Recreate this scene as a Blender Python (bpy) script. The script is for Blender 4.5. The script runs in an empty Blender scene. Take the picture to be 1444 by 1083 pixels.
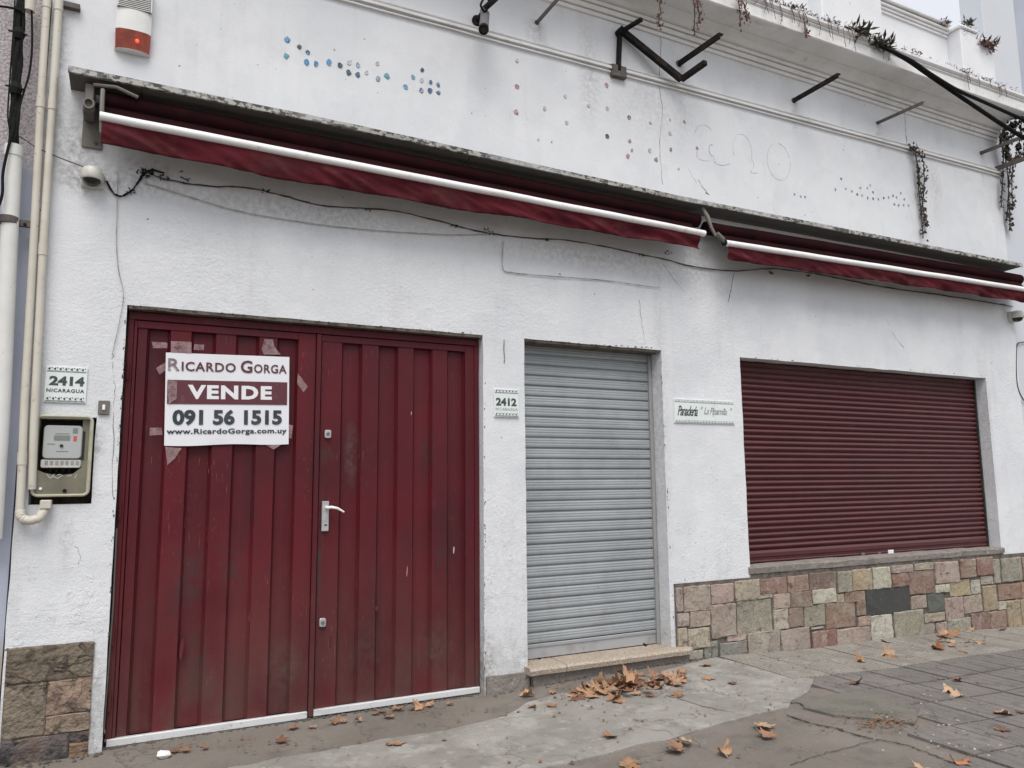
import bpy, bmesh, math, random
from mathutils import Vector, Matrix, noise as mn
random.seed(7)
rnd = random.random
def ru(a, b): return a + (b - a) * random.random()

SC = bpy.context.scene
COL = SC.collection
# ------------------------------------------------------------------ camera
F_PX, YAW, PITCH, ROLL = 1070.54, 0.466500, 0.128940, -0.009559
CAM_D, CAM_H = 5.1276, 1.5
_f = Vector((math.sin(YAW) * math.cos(PITCH), math.cos(YAW) * math.cos(PITCH), math.sin(PITCH)))
_r = Vector((math.cos(YAW), -math.sin(YAW), 0)); _u = _r.cross(_f)
_c, _s = math.cos(ROLL), math.sin(ROLL)
CR, CU, CF = _r * _c + _u * _s, -_r * _s + _u * _c, _f
cam = bpy.data.cameras.new('camera'); camo = bpy.data.objects.new('camera', cam); COL.objects.link(camo)
camo.matrix_world = Matrix(((CR.x, CU.x, -CF.x, 0), (CR.y, CU.y, -CF.y, -CAM_D), (CR.z, CU.z, -CF.z, CAM_H), (0, 0, 0, 1)))
cam.sensor_width = 36; cam.lens = 36 * F_PX / 1444; cam.clip_end = 500; cam.clip_start = 0.05
SC.camera = camo
# ------------------------------------------------------------------ overcast sky
SUN_EL, SUN_AZ = math.radians(60), math.radians(205)
w = bpy.data.worlds.new('World'); SC.world = w; w.use_nodes = True
nt = w.node_tree; nt.nodes.clear()
sky = nt.nodes.new('ShaderNodeTexSky'); sky.sky_type = 'NISHITA'; sky.sun_disc = False
sky.sun_elevation = SUN_EL; sky.sun_rotation = SUN_AZ; sky.dust_density = 3.0; sky.air_density = 1.0
mx = nt.nodes.new('ShaderNodeMix'); mx.data_type = 'RGBA'; mx.inputs[0].default_value = 0.72
mx.inputs[7].default_value = (6.9, 7.0, 7.2, 1)
bg = nt.nodes.new('ShaderNodeBackground'); bg.inputs[1].default_value = 0.085
ow = nt.nodes.new('ShaderNodeOutputWorld')
nt.links.new(sky.outputs[0], mx.inputs[6]); nt.links.new(mx.outputs[2], bg.inputs[0]); nt.links.new(bg.outputs[0], ow.inputs[0])
sl = bpy.data.lights.new('sun', 'SUN'); sl.energy = 1.5; sl.angle = math.radians(38); sl.color = (1, 0.97, 0.93)
so = bpy.data.objects.new('sun', sl); COL.objects.link(so)
sd = Vector((math.sin(SUN_AZ) * math.cos(SUN_EL), math.cos(SUN_AZ) * math.cos(SUN_EL), math.sin(SUN_EL)))
so.rotation_euler = sd.to_track_quat('Z', 'Y').to_euler(); so.location = (0, -10, 12)
SC.view_settings.view_transform = 'Standard'; SC.view_settings.look = 'None'
SC.view_settings.exposure = 0.86; SC.view_settings.gamma = 1.0

# ------------------------------------------------------------------ measuring helpers (photo pixel -> point on a real plane)
def ray(x, y):
    return CR * ((x - 722) / F_PX) + CU * (-(y - 541.5) / F_PX) + CF
def P(x, y, Y=0.0):
    r = ray(x, y); t = (CAM_D + Y) / r.y
    return Vector((r.x * t, Y, r.z * t + CAM_H))
GZX = [(-60, 0), (2.3, 0), (2.67, .02), (3.4, .05), (4.2, .05), (5.5, -.01), (6.4, -.02), (7.3, -.045), (8.8, -.11), (12, -.2), (60, -.5)]
def gz(x, y):
    z = GZX[-1][1]
    for (a, za), (b, zb) in zip(GZX, GZX[1:]):
        if x <= b:
            z = za + (zb - za) * max(0, (x - a)) / (b - a); break
    return z + 0.008 * max(y, -6)
def G(x, y):
    z = 0
    r = ray(x, y)
    for _ in range(6):
        t = (z - CAM_H) / r.z; X, Y = r.x * t, r.y * t - CAM_D
        z = gz(X, Y)
    return Vector((X, Y, z))

# ------------------------------------------------------------------ material DSL
class NT:
    def __init__(s, name):
        s.m = bpy.data.materials.new(name); s.m.use_nodes = True
        s.t = s.m.node_tree; s.t.nodes.clear()
        s.out = s.n('ShaderNodeOutputMaterial'); s.b = s.n('ShaderNodeBsdfPrincipled')
        s.l(s.b.outputs[0], s.out.inputs[0])
        s.geo = s.n('ShaderNodeNewGeometry'); s.P = s.geo.outputs['Position']
    def n(s, t): return s.t.nodes.new(t)
    def l(s, a, b): s.t.links.new(a, b)
    def put(s, v, inp):
        if hasattr(v, 'is_output'): s.l(v, inp)
        elif isinstance(v, (tuple, list)) and len(v) == 3 and inp.type == 'RGBA': inp.default_value = (*v, 1)
        else: inp.default_value = v
    def vec(s, sc=(1, 1, 1), src=None, off=(0, 0, 0)):
        m = s.n('ShaderNodeMapping'); s.l(src or s.P, m.inputs[0]); m.inputs['Scale'].default_value = sc; m.inputs['Location'].default_value = off
        return m.outputs[0]
    def noise(s, scale, detail=4, rough=.55, st=None, src=None, off=(0, 0, 0)):
        k = s.n('ShaderNodeTexNoise'); k.inputs['Scale'].default_value = scale; k.inputs['Detail'].default_value = detail; k.inputs['Roughness'].default_value = rough
        s.l(s.vec(st or (1, 1, 1), src, off), k.inputs['Vector']); return k.outputs[0]
    def vor(s, scale, src=None, st=None, feat='F1'):
        k = s.n('ShaderNodeTexVoronoi'); k.feature = feat; k.inputs['Scale'].default_value = scale
        s.l(s.vec(st or (1, 1, 1), src), k.inputs['Vector']); return k.outputs[0]
    def rng(s, v, a, b, c=0., d=1.):
        k = s.n('ShaderNodeMapRange'); s.put(v, k.inputs[0])
        for i, q in enumerate((a, b, c, d)): k.inputs[i + 1].default_value = q
        return k.outputs[0]
    def op(s, o, a, b=0., c=None):
        k = s.n('ShaderNodeMath'); k.operation = o; s.put(a, k.inputs[0]); s.put(b, k.inputs[1])
        if c is not None: s.put(c, k.inputs[2])
        return k.outputs[0]
    def mix(s, f, a, b, mode='MIX'):
        k = s.n('ShaderNodeMix'); k.data_type = 'RGBA'; k.blend_type = mode
        s.put(f, k.inputs[0]); s.put(a, k.inputs[6]); s.put(b, k.inputs[7]); return k.outputs[2]
    def bump(s, h, strength, dist, prev=None):
        k = s.n('ShaderNodeBump'); k.inputs['Strength'].default_value = strength; k.inputs['Distance'].default_value = dist
        s.l(h, k.inputs['Height'])
        if prev: s.l(prev, k.inputs['Normal'])
        return k.outputs[0]
    def xyz(s, i, src=None):
        k = s.n('ShaderNodeSeparateXYZ'); s.l(src or s.P, k.inputs[0]); return k.outputs[i]
    def smudge(s, x, z, rx, rz, nscale=9):
        dx = s.op('DIVIDE', s.op('SUBTRACT', s.xyz(0), x), rx); dz = s.op('DIVIDE', s.op('SUBTRACT', s.xyz(2), z), rz)
        d = s.op('SQRT', s.op('ADD', s.op('MULTIPLY', dx, dx), s.op('MULTIPLY', dz, dz)))
        f = s.rng(d, 1.0, 0.15)
        return s.op('MULTIPLY', f, s.rng(s.noise(nscale, 5, .65), .38, .62))

def mat(name, base, layers=(), rough=.7, bumps=(), metal=0., smudges=(), spec=.5, obj_color=False, local=False, alpha=None, rvar=0.):
    """layers: (scale, colour, lo, hi, amount[, stretch[, (z0,z1)]])"""
    k = NT(name); src = None
    if local: src = k.n('ShaderNodeTexCoord').outputs['Object']
    if obj_color:
        oi = k.n('ShaderNodeObjectInfo'); c = oi.outputs['Color']
        if local:
            a = k.n('ShaderNodeVectorMath'); a.operation = 'ADD'; k.l(src, a.inputs[0])
            mm = k.op('MULTIPLY', oi.outputs['Random'], 37.0); cb = k.n('ShaderNodeCombineXYZ')
            k.l(mm, cb.inputs[0]); k.l(mm, cb.inputs[1]); k.l(cb.outputs[0], a.inputs[1]); src = a.outputs[0]
    else: c = base
    for i, L in enumerate(layers):
        st = L[5] if len(L) > 5 and L[5] else (1, 1, 1)
        f = k.rng(k.noise(L[0], 5, .6, st, src, (i * 3.7, i * 1.3, i * 2.1)), L[2], L[3], 0, L[4])
        if len(L) > 6 and L[6]: f = k.op('MULTIPLY', f, k.rng(k.xyz(2), L[6][0], L[6][1]))
        col = L[1]
        if isinstance(col, float): c = k.mix(f, c, (col, col, col), 'MULTIPLY')
        else: c = k.mix(f, c, col)
    for (x, z, rx, rz, amt, col) in smudges:
        c = k.mix(k.op('MULTIPLY', k.smudge(x, z, rx, rz), amt), c, col)
    k.put(c, k.b.inputs['Base Color'])
    k.b.inputs['Metallic'].default_value = metal
    k.b.inputs['Specular IOR Level'].default_value = spec
    if rvar:
        k.l(k.rng(k.noise(6, 4, .6, None, src), .3, .7, rough - rvar, rough + rvar), k.b.inputs['Roughness'])
    else: k.b.inputs['Roughness'].default_value = rough
    p = None
    for B in bumps:
        st = B[3] if len(B) > 3 else None
        p = k.bump(k.noise(B[0], 4, .6, st, src), B[1], B[2], p)
    if p: k.l(p, k.b.inputs['Normal'])
    if alpha is not None: k.put(alpha if not callable(alpha) else alpha(k), k.b.inputs['Alpha'])
    return k.m

DK = (.05, .045, .04)
def wall_material():
    k = NT('white_wall_paint'); z = k.xyz(2); x = k.xyz(0)
    c = k.mix(k.rng(k.noise(1.1, 5, .6), .35, .65), (.715, .73, .75), (.64, .655, .68))
    # grey weathering veil and dirty rain streaks
    c = k.mix(k.rng(k.noise(3.5, 6, .7), .5, .75, 0, .22), c, (.47, .48, .49))
    c = k.mix(k.rng(k.noise(5, 5, .7, (1, 1, .12)), .55, .8, 0, .35), c, (.40, .40, .40))
    c = k.mix(k.rng(k.noise(2.3, 6, .7, None, None, (9, 2, 5)), .52, .62, 0, .30), c, (.80, .81, .83))
    # small dark pock marks and chips scattered over the whole render
    pk_ = k.op('MULTIPLY', k.rng(k.noise(21, 2, .4, None, None, (7, 7, 7)), .735, .76), k.rng(k.noise(1.1, 2, .5, None, None, (1, 9, 4)), .48, .56))
    c = k.mix(k.op('MULTIPLY', pk_, .85), c, (.11, .10, .09))
    # splash dirt and drips near the pavement
    sp2 = k.op('MULTIPLY', k.rng(z, .75, .1), k.rng(k.noise(16, 6, .75, (1.6, 1, .5)), .48, .66))
    c = k.mix(k.op('MULTIPLY', sp2, .5), c, (.30, .275, .24))
    # blotches of newer paint
    c = k.mix(k.rng(k.noise(.75, 5, .6, None, None, (4, 4, 8)), .54, .57, 0, .35), c, (.76, .775, .79))
    c = k.mix(k.rng(k.noise(130, 2, .6), .35, .7, 0, .30), c, (.50, .50, .51))
    # pin-prick grime, denser near the upper courses
    sp = k.rng(k.noise(48, 3, .7), .66, .72)
    c = k.mix(k.op('MULTIPLY', sp, k.rng(k.noise(1.7, 3, .6), .42, .62, .10, .75)), c, (.16, .15, .14))
    # flaking/yellow stains under the cornice
    yl = k.op('MULTIPLY', k.rng(z, 5.35, 5.75), k.rng(k.noise(3.2, 5, .7, (1, 1, .5)), .45, .6))
    c = k.mix(k.op('MULTIPLY', yl, .5), c, (.42, .38, .28))
    # soot just above the pavement and round the recesses
    lo = k.op('MULTIPLY', k.rng(z, .45, .02), k.rng(k.noise(8, 5, .7), .35, .6))
    c = k.mix(k.op('MULTIPLY', lo, .55), c, (.20, .18, .15))
    for (sx, sz, rx, rz, a) in ((-.29, 3.36, .22, .14, .8), (-.38, 3.55, .18, .35, .7), (.0, 3.45, .3, .2, .55), (1.0, 3.36, 1.3, .13, .5), (3.4, 3.33, 1.5, .15, .45), (4.43, 3.5, .25, .5, .4),
                               (2.83, 5.2, .12, .2, .5), (4.33, 5.15, .09, .25, .6), (5.76, 5.1, .06, .25, .5), (7.0, 5.1, .06, .25, .5), (8.8, 5.1, .05, .3, .4),
                               (3.35, 5.0, .15, .6, .45), (4.0, 4.8, .8, .5, .25), (-.30, 1.2, .05, .22, .5), (-.18, 1.75, .07, .12, .7), (-.52, 4.2, .1, 1.0, .6), (9.0, 3.45, .12, .2, .7),
                               (4.0, 2.0, .1, 1.6, .35), (8.45, 2.0, .14, 1.2, .4), (7.9, 4.7, .15, .6, .3), (-.1, .3, .09, .5, .5), (2.35, .2, .12, .3, .8), (2.5, .8, .3, .7, .2)):
        c = k.mix(k.op('MULTIPLY', k.smudge(sx, sz, rx, rz, 26), a * .8), c, (.17, .155, .14))
    k.l(c, k.b.inputs['Base Color']); k.b.inputs['Roughness'].default_value = .82; k.b.inputs['Specular IOR Level'].default_value = .3
    low = k.rng(z, 4.05, 3.7, .25, 1.0)
    tro = k.rng(k.noise(1.3, 3, .5, None, None, (2, 5, 1)), .38, .66, .35, 1.0)
    h = k.op('MULTIPLY', k.op('MULTIPLY', k.op('ADD', k.noise(42, 5, .65), k.op('MULTIPLY', k.noise(12, 4, .6, (1, 1, 1.7)), .6)), low), tro)
    p = k.bump(h, 1.0, .0065); p = k.bump(k.op('MULTIPLY', k.noise(115, 4, .7), low), .8, .0035, p)
    h2 = k.op('MULTIPLY', k.rng(k.noise(7, 6, .75, (1, 1, .7)), .55, .62), k.rng(z, 1.6, .9))
    p = k.bump(h2, .5, .006, p)
    k.l(p, k.b.inputs['Normal']); return k.m
M_WALL = wall_material()
M_TRIM = mat('cornice_paint', (.74, .74, .735), [(2.5, (.56, .555, .53), .45, .7, .6), (9, (.26, .24, .20), .62, .76, .5), (14, (.38, .37, .34), .55, .8, .4, (.15, 1, 1)), (30, (.78, .79, .8), .55, .7, .4)], .85, [(30, .5, .006)])
M_PARA = mat('parapet_paint', (.72, .73, .75), [(1.5, (.58, .59, .6), .4, .7, .7), (20, (.3, .28, .25), .66, .74, .5)], .85, [(30, .4, .005)])
M_NBR = mat('blue_grey_render', (.40, .43, .50), [(1.2, (.33, .36, .42), .4, .7, .6), (4, (.22, .22, .23), .55, .8, .4, (1, 1, .15)), (40, (.1, .1, .1), .68, .74, .5)], .85, [(45, .4, .004)])
def nbr_left():
    k = NT('blue_grey_wall_with_roughcast'); z = k.xyz(2)
    c = k.mix(k.rng(k.noise(1.4, 4, .6), .35, .65), (.42, .45, .53), (.35, .38, .45))
    sel = k.rng(k.op('ADD', z, k.op('MULTIPLY', k.noise(2.5, 4, .7), .9)), 3.75, 4.0)
    r = k.mix(k.rng(k.noise(60, 3, .7), .46, .58), (.50, .46, .47), (.30, .26, .265))
    r = k.mix(k.rng(k.noise(4, 5, .7), .5, .7, 0, .5), r, (.24, .21, .215))
    c = k.mix(sel, c, r); c = k.mix(k.rng(k.xyz(2), .7, .55), c, (.34, .30, .24))
    k.l(c, k.b.inputs['Base Color']); k.b.inputs['Roughness'].default_value = .9
    k.l(k.bump(k.op('MULTIPLY', k.noise(60, 4, .7), k.op('ADD', sel, .15)), 1, .008), k.b.inputs['Normal']); return k.m
M_NBRL = nbr_left()
M_PRIDE = mat('neighbour_facade_paint', (.57, .595, .63), [(.8, (.51, .53, .565), .4, .7, .7), (35, (.3, .3, .3), .68, .75, .4)], .85, [(40, .3, .004)])
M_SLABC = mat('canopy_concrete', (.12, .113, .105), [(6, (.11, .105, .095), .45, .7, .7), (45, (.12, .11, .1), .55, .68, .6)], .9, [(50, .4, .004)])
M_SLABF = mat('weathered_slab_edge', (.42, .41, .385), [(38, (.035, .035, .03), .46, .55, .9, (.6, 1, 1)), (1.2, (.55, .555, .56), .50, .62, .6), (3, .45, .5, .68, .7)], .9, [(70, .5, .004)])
MAR = (.130, .0125, .020)
def gate_material():
    k = NT('maroon_gate_paint'); z = k.xyz(2)
    oi = k.n('ShaderNodeObjectInfo')
    c = k.mix(k.rng(oi.outputs['Random'], 0, 1), (.112, .0090, .0150), (.082, .0080, .0130))
    c = k.mix(k.rng(k.noise(1.6, 5, .6), .4, .7, 0, .7), c, (.052, .008, .011))
    c = k.mix(k.rng(k.noise(2.2, 5, .65, (1.6, 1, .35), None, (4, 1, 7)), .52, .72, 0, .7), c, (.034, .013, .015))
    dust = k.op('MULTIPLY', k.rng(z, 1.25, .05), k.rng(k.noise(2.6, 5, .65, (1, 1, .45)), .3, .62))
    c = k.mix(k.op('MULTIPLY', dust, .65), c, (.125, .052, .047))
    c = k.mix(k.op('MULTIPLY', k.rng(z, .55, .05), k.rng(k.noise(5, 5, .7, (1, 1, .5)), .42, .7, 0, .8)), c, (.075, .052, .042))
    for (sx, sz, rx, rz, a, cc) in ((1.38, 1.72, .06, .28, .8, (.10, .07, .065)), (1.93, 1.75, .07, .16, .8, (.045, .03, .03)), (2.04, 1.0, .04, .09, .9, (.03, .025, .025)), (1.165, 1.1, .035, .6, .9, (.05, .04, .038)),
                                    (.36, .93, .14, .30, .7, (.045, .035, .035)), (.62, 1.0, .1, .3, .6, (.05, .035, .035)), (.43, .42, .1, .3, .7, (.05, .04, .035)), (1.19, 1.70, .07, .08, .8, (.05, .04, .03)), (1.2, .45, .03, .25, .7, (.05, .02, .02)),
                                    (.13, 1.5, .07, .7, .5, (.05, .02, .024)), (.95, .3, .15, .25, .6, (.10, .07, .06)), (2.0, .35, .2, .25, .6, (.09, .06, .05)), (1.5, .4, .12, .3, .5, (.07, .05, .04))):
        c = k.mix(k.op('MULTIPLY', k.smudge(sx, sz, rx, rz, 16), a), c, cc)
    c = k.mix(k.rng(k.noise(90, 3, .6), .70, .74, 0, .6), c, (.30, .17, .16))
    c = k.mix(k.rng(k.noise(30, 4, .7, (5, 1, .25)), .68, .74, 0, .35), c, (.24, .13, .12))
    k.l(c, k.b.inputs['Base Color'])
    rs = k.op('MULTIPLY', k.rng(k.noise(26, 5, .75, (1, 1, .6)), .60, .66), k.rng(k.noise(2.1, 3, .5, None, None, (8, 1, 1)), .50, .60))
    c = k.mix(k.op('MULTIPLY', rs, .7), c, (.075, .038, .026))
    scr = k.op('MULTIPLY', k.rng(k.noise(55, 2, .5, (6, 1, .18)), .70, .73), k.rng(k.noise(1.7, 3, .5, None, None, (1, 6, 2)), .52, .58))
    c = k.mix(k.op('MULTIPLY', scr, .55), c, (.33, .22, .21))
    k.l(c, k.b.inputs['Base Color'])
    k.l(k.rng(k.noise(4, 5, .6), .3, .7, .42, .62), k.b.inputs['Roughness']); k.b.inputs['Specular IOR Level'].default_value = .25
    p = k.bump(k.noise(3.0, 3, .5, (1, 1, .4)), .35, .012); p = k.bump(k.noise(120, 3, .6), .25, .001, p)
    k.l(p, k.b.inputs['Normal']); return k.m
M_GATE = gate_material()
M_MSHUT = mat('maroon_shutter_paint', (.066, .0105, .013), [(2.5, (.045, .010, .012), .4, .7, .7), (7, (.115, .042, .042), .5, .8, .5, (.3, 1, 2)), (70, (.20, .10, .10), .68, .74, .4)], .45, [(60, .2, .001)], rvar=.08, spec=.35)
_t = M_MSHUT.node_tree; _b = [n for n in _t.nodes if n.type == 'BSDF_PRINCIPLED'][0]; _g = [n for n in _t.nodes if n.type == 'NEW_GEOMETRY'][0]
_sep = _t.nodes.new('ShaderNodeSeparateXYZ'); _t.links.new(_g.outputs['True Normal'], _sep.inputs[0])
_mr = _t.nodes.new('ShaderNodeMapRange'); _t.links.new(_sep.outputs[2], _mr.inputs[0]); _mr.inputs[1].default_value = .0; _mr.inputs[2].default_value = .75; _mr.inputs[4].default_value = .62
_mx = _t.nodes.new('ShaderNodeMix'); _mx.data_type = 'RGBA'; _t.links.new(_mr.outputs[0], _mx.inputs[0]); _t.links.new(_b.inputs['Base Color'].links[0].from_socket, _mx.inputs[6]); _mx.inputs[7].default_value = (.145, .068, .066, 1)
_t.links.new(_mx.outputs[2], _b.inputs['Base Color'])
M_GSHUT = mat('galvanised_steel', (.33, .352, .362), [(3, (.27, .29, .30), .4, .7, .7), (8, (.40, .42, .43), .5, .75, .6, (.25, 1, 2)), (5, (.20, .19, .175), .55, .8, .45, (1, 1, .3)), (30, (.16, .13, .10), .66, .74, .6), (2, .75, .5, .7, .6), (12, (.22, .19, .16), .56, .70, .45, (1, 1, .3), (1.1, .25))], .48, [(80, .15, .001)], metal=.25, rvar=.08)
M_GRAIL = mat('dull_steel_rail', (.30, .30, .30), [(5, (.16, .13, .11), .5, .7, .7, (1, 1, .3)), (40, (.5, .5, .5), .6, .7, .3)], .6, [(60, .3, .002)], metal=.2)
M_GBAR = mat('greyed_bottom_bar', (.33, .33, .34), [(6, (.22, .20, .19), .5, .7, .6), (14, (.20, .09, .05), .64, .72, .6)], .6, [(30, .3, .002)])
M_ALU = mat('aluminium_strip', (.62, .63, .64), [(9, (.35, .33, .31), .5, .7, .6, (.3, 1, 1)), (50, (.15, .13, .12), .64, .7, .6)], .45, [(40, .3, .001)], metal=.1)
M_WHT = mat('white_tube_paint', (.80, .80, .80), [(5, (.62, .61, .58), .5, .7, .6, (1, 1, 2)), (22, (.33, .29, .25), .64, .70, .5), (40, (.4, .38, .35), .62, .70, .5)], .45)
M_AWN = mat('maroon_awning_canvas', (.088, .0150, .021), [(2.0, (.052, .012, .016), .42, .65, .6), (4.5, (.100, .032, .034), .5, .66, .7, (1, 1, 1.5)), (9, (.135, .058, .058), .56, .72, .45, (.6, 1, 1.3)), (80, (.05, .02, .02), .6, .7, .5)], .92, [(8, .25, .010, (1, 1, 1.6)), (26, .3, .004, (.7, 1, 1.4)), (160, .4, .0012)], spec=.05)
M_AWND = mat('shade_painted_canvas', (.022, .0055, .0075), [(4, (.012, .005, .006), .4, .65, .8), (9, (.042, .011, .014), .55, .75, .6, (.4, 1, 1))], .95, [(30, .3, .004)], spec=.05)  # roll and cloth: shade under the slab put into the maroon canvas colour
M_BRK = mat('grimy_metal_bracket', (.15, .142, .128), [(20, (.14, .12, .09), .45, .65, .8)], .6, [(60, .3, .002)], metal=.2)
M_IRON = mat('rusty_black_iron', (.012, .011, .0115), [(14, (.055, .035, .028), .5, .7, .7), (50, (.09, .07, .06), .62, .7, .3)], .8, [(60, .5, .003)], spec=.15)
M_IRONG = mat('weathered_grey_iron', (.11, .095, .088), [(14, (.05, .04, .035), .45, .65, .7), (30, (.16, .11, .09), .6, .7, .5)], .75, [(60, .5, .003)])
M_PVC = mat('cream_conduit_plastic', (.56, .53, .46), [(4, (.46, .42, .34), .45, .7, .7), (22, (.22, .19, .15), .62, .72, .6), (3, (.32, .30, .27), .55, .8, .4, (1, 1, .3))], .6)
M_PVCW = mat('white_pipe_plastic', (.66, .66, .64), [(5, (.55, .54, .50), .45, .7, .6), (30, (.3, .28, .26), .66, .72, .4)], .45)
M_BLK = mat('black_cable_rubber', (.009, .009, .010), [(30, (.022, .021, .020), .5, .7, .6)], .8, [(60, .5, .003)], spec=.15)
M_THIN = mat('dusty_old_wire', (.075, .07, .066), [(12, (.03, .028, .026), .45, .6, .8)], .8)
M_THINP = mat('whitewashed_wire', (.38, .37, .36), [(12, (.14, .13, .13), .48, .6, .8)], .8)
M_CAM = mat('aged_white_plastic', (.55, .54, .49), [(12, (.36, .34, .29), .5, .7, .6), (60, (.2, .18, .15), .66, .72, .6)], .5)
M_GLS = mat('dark_dome_plastic', (.012, .012, .013), rough=.12)
M_TILE = mat('white_glazed_tile', (.68, .72, .71), [(8, (.60, .63, .62), .5, .7, .6), (60, (.45, .46, .45), .66, .72, .4)], .25)
M_INK = mat('dark_tile_ink', (.035, .05, .05), [(60, (.12, .15, .15), .55, .65, .7)], .35)
M_GINK = mat('green_grey_tile_ink', (.16, .22, .20), [(90, (.45, .5, .48), .5, .6, .6)], .35)
M_FADED = mat('faded_tile_ink', (.22, .23, .24), [(40, (.5, .52, .52), .5, .6, .7)], .35)
M_SIGN = mat('sign_white_vinyl', (.72, .73, .76), [(5, (.64, .65, .67), .5, .7, .6)], .45)
M_SMAR = mat('sign_maroon_print', (.095, .018, .028), [(25, (.14, .06, .07), .55, .7, .5, (1, 1, .4))], .45)
M_SBLU = mat('sign_dark_blue_print', (.022, .03, .042), [(9, (.06, .07, .09), .5, .7, .7)], .45)
M_SWHT = mat('sign_white_print', (.72, .72, .74), rough=.45)
M_SFAD = mat('sign_faded_print', (.19, .13, .15), [(40, (.5, .48, .5), .5, .62, .8)], .45)
M_TAPE = mat('old_clear_tape', (.42, .27, .28), [(22, (.52, .40, .40), .40, .70, .7)], .3, [(30, .5, .003)], alpha=lambda k: k.rng(k.noise(26, 5, .75), .34, .62, .10, .48))
M_METB = mat('meter_housing', (.38, .395, .39), [(10, (.42, .43, .42), .5, .7, .5)], .4)
M_FRMB = mat('olive_cream_frame', (.42, .40, .30), [(12, (.26, .24, .17), .45, .7, .7), (50, (.15, .13, .1), .64, .72, .5)], .5)
M_COVB = mat('olive_plastic_cover', (.17, .16, .115), [(10, (.10, .095, .07), .45, .7, .7), (7, (.30, .20, .14), .64, .72, .6)], .4)
M_DARK = mat('dark_recess', (.02, .018, .016), [(20, (.06, .045, .035), .5, .7, .7)], .9, [(30, .5, .01)])
M_RUST = mat('rusty_hollow', (.10, .065, .05), [(12, (.03, .022, .018), .42, .6, .9), (30, (.22, .18, .16), .6, .7, .5)], .95, [(25, .8, .02)])
M_LCD = mat('grey_display', (.17, .20, .18), rough=.2)
M_RED = mat('red_print', (.5, .08, .05), rough=.5)
M_HND = mat('satin_steel', (.50, .50, .51), [(30, (.3, .29, .28), .5, .7, .5)], .35, metal=.5)
M_LEAF = mat('dry_leaf', (.3, .15, .07), [(18, (.10, .045, .02), .5, .68, .6), (9, (.42, .25, .13), .55, .75, .5)], .8, [(40, .5, .003)], obj_color=True, local=True)
M_STONE = mat('sandstone_facing', (.3, .25, .2), [(5, .62, .50, .72, .6), (3.0, (.36, .32, .265), .50, .66, .55), (7, (.26, .16, .125), .58, .72, .5), (11, (.42, .385, .33), .56, .70, .45, (1, 1, .5)), (38, .6, .54, .68, .6), (9, .28, .61, .66, .7, (1, .6, 2.0)), (13, .35, .60, .68, .7, (2.2, 1, .7)), (2.2, (.255, .215, .175), .42, .66, .38), (26, (.33, .30, .26), .60, .70, .5)], .85, [(9, .9, .022), (35, .8, .008)], obj_color=True, local=True)
M_STONEL = mat('mossy_stone_facing', (.25, .2, .16), [(6, (.11, .10, .065), .46, .60, .9, None, (.36, .46)), (5, (.12, .085, .07), .5, .62, .8), (14, .3, .54, .62, .85), (3, (.30, .23, .18), .5, .7, .5), (40, .55, .55, .68, .6)], .88, [(7, 1, .03), (28, .9, .012)], obj_color=True, local=True)
M_MORT = mat('sooty_mortar', (.13, .11, .092), [(12, (.05, .042, .036), .45, .62, .8), (30, (.22, .19, .16), .58, .7, .5)], .95, [(30, .8, .012)])
M_SILL = mat('rough_cement_sill', (.22, .195, .175), [(8, (.14, .12, .1), .45, .66, .8), (30, (.40, .37, .34), .58, .7, .5)], .95, [(20, .9, .02), (60, .5, .005)])
M_GRAN = mat('pink_granite_step', (.38, .325, .265), [(70, (.24, .17, .12), .46, .58, .8), (110, (.58, .52, .42), .55, .65, .8), (5, .7, .5, .7, .6)], .7, [(80, .5, .003)])
M_CONC = mat('old_pavement_concrete', (.150, .130, .110), [(1.3, (.195, .172, .148), .4, .66, .8), (5, (.10, .088, .078), .52, .70, .7), (35, (.28, .26, .235), .60, .70, .4), (90, (.07, .06, .055), .60, .68, .6)], .9, [(9, .4, .012), (80, .7, .005)])
M_CONL = mat('pale_cement_patch', (.275, .260, .235), [(1.6, (.205, .190, .170), .42, .60, .9), (11, (.38, .37, .34), .58, .66, .5), (14, (.12, .105, .09), .62, .70, .6), (4.5, (.36, .35, .325), .5, .66, .7), (9, (.17, .155, .14), .56, .70, .6), (70, (.12, .11, .1), .60, .68, .6)], .9, [(6, .5, .014), (80, .7, .005)])
M_PAVL = mat('worn_pale_ribbed_tile', (.27, .25, .22), [(3, (.205, .185, .16), .42, .64, .8), (9, (.34, .325, .30), .52, .66, .6), (50, (.1, .09, .08), .56, .66, .7), (4, (.20, .15, .12), .58, .7, .5)], .9, [(14, .6, .014), (70, .8, .006)])
M_PAVD = mat('dark_grey_ribbed_tile', (.150, .136, .127), [(2.2, (.20, .182, .168), .42, .64, .8), (8, (.09, .08, .075), .52, .68, .7), (45, (.26, .245, .23), .61, .69, .5), (90, (.05, .045, .04), .58, .66, .6)], .85, [(10, .5, .012), (80, .7, .005)])
M_GRN = mat('greenish_cement_patch', (.150, .138, .115), [(5, (.09, .088, .075), .45, .65, .7), (40, (.2, .19, .17), .6, .7, .5)], .9, [(30, .6, .008)])
M_DIRT = mat('joint_dirt', (.075, .064, .055), [(20, (.13, .11, .09), .5, .65, .7)], .95, [(50, .6, .006)])
M_CHIP = mat('pale_chips', (.36, .34, .31), [(30, (.36, .32, .27), .5, .6, .7)], .9)
M_CRUMB = mat('brown_leaf_crumbs', (.20, .10, .05), [(60, (.09, .045, .025), .5, .6, .7)], .9)
M_PAPER = mat('white_paper', (.75, .74, .72), [(20, (.6, .58, .55), .5, .7, .5)], .7, [(25, .8, .01)])
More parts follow.
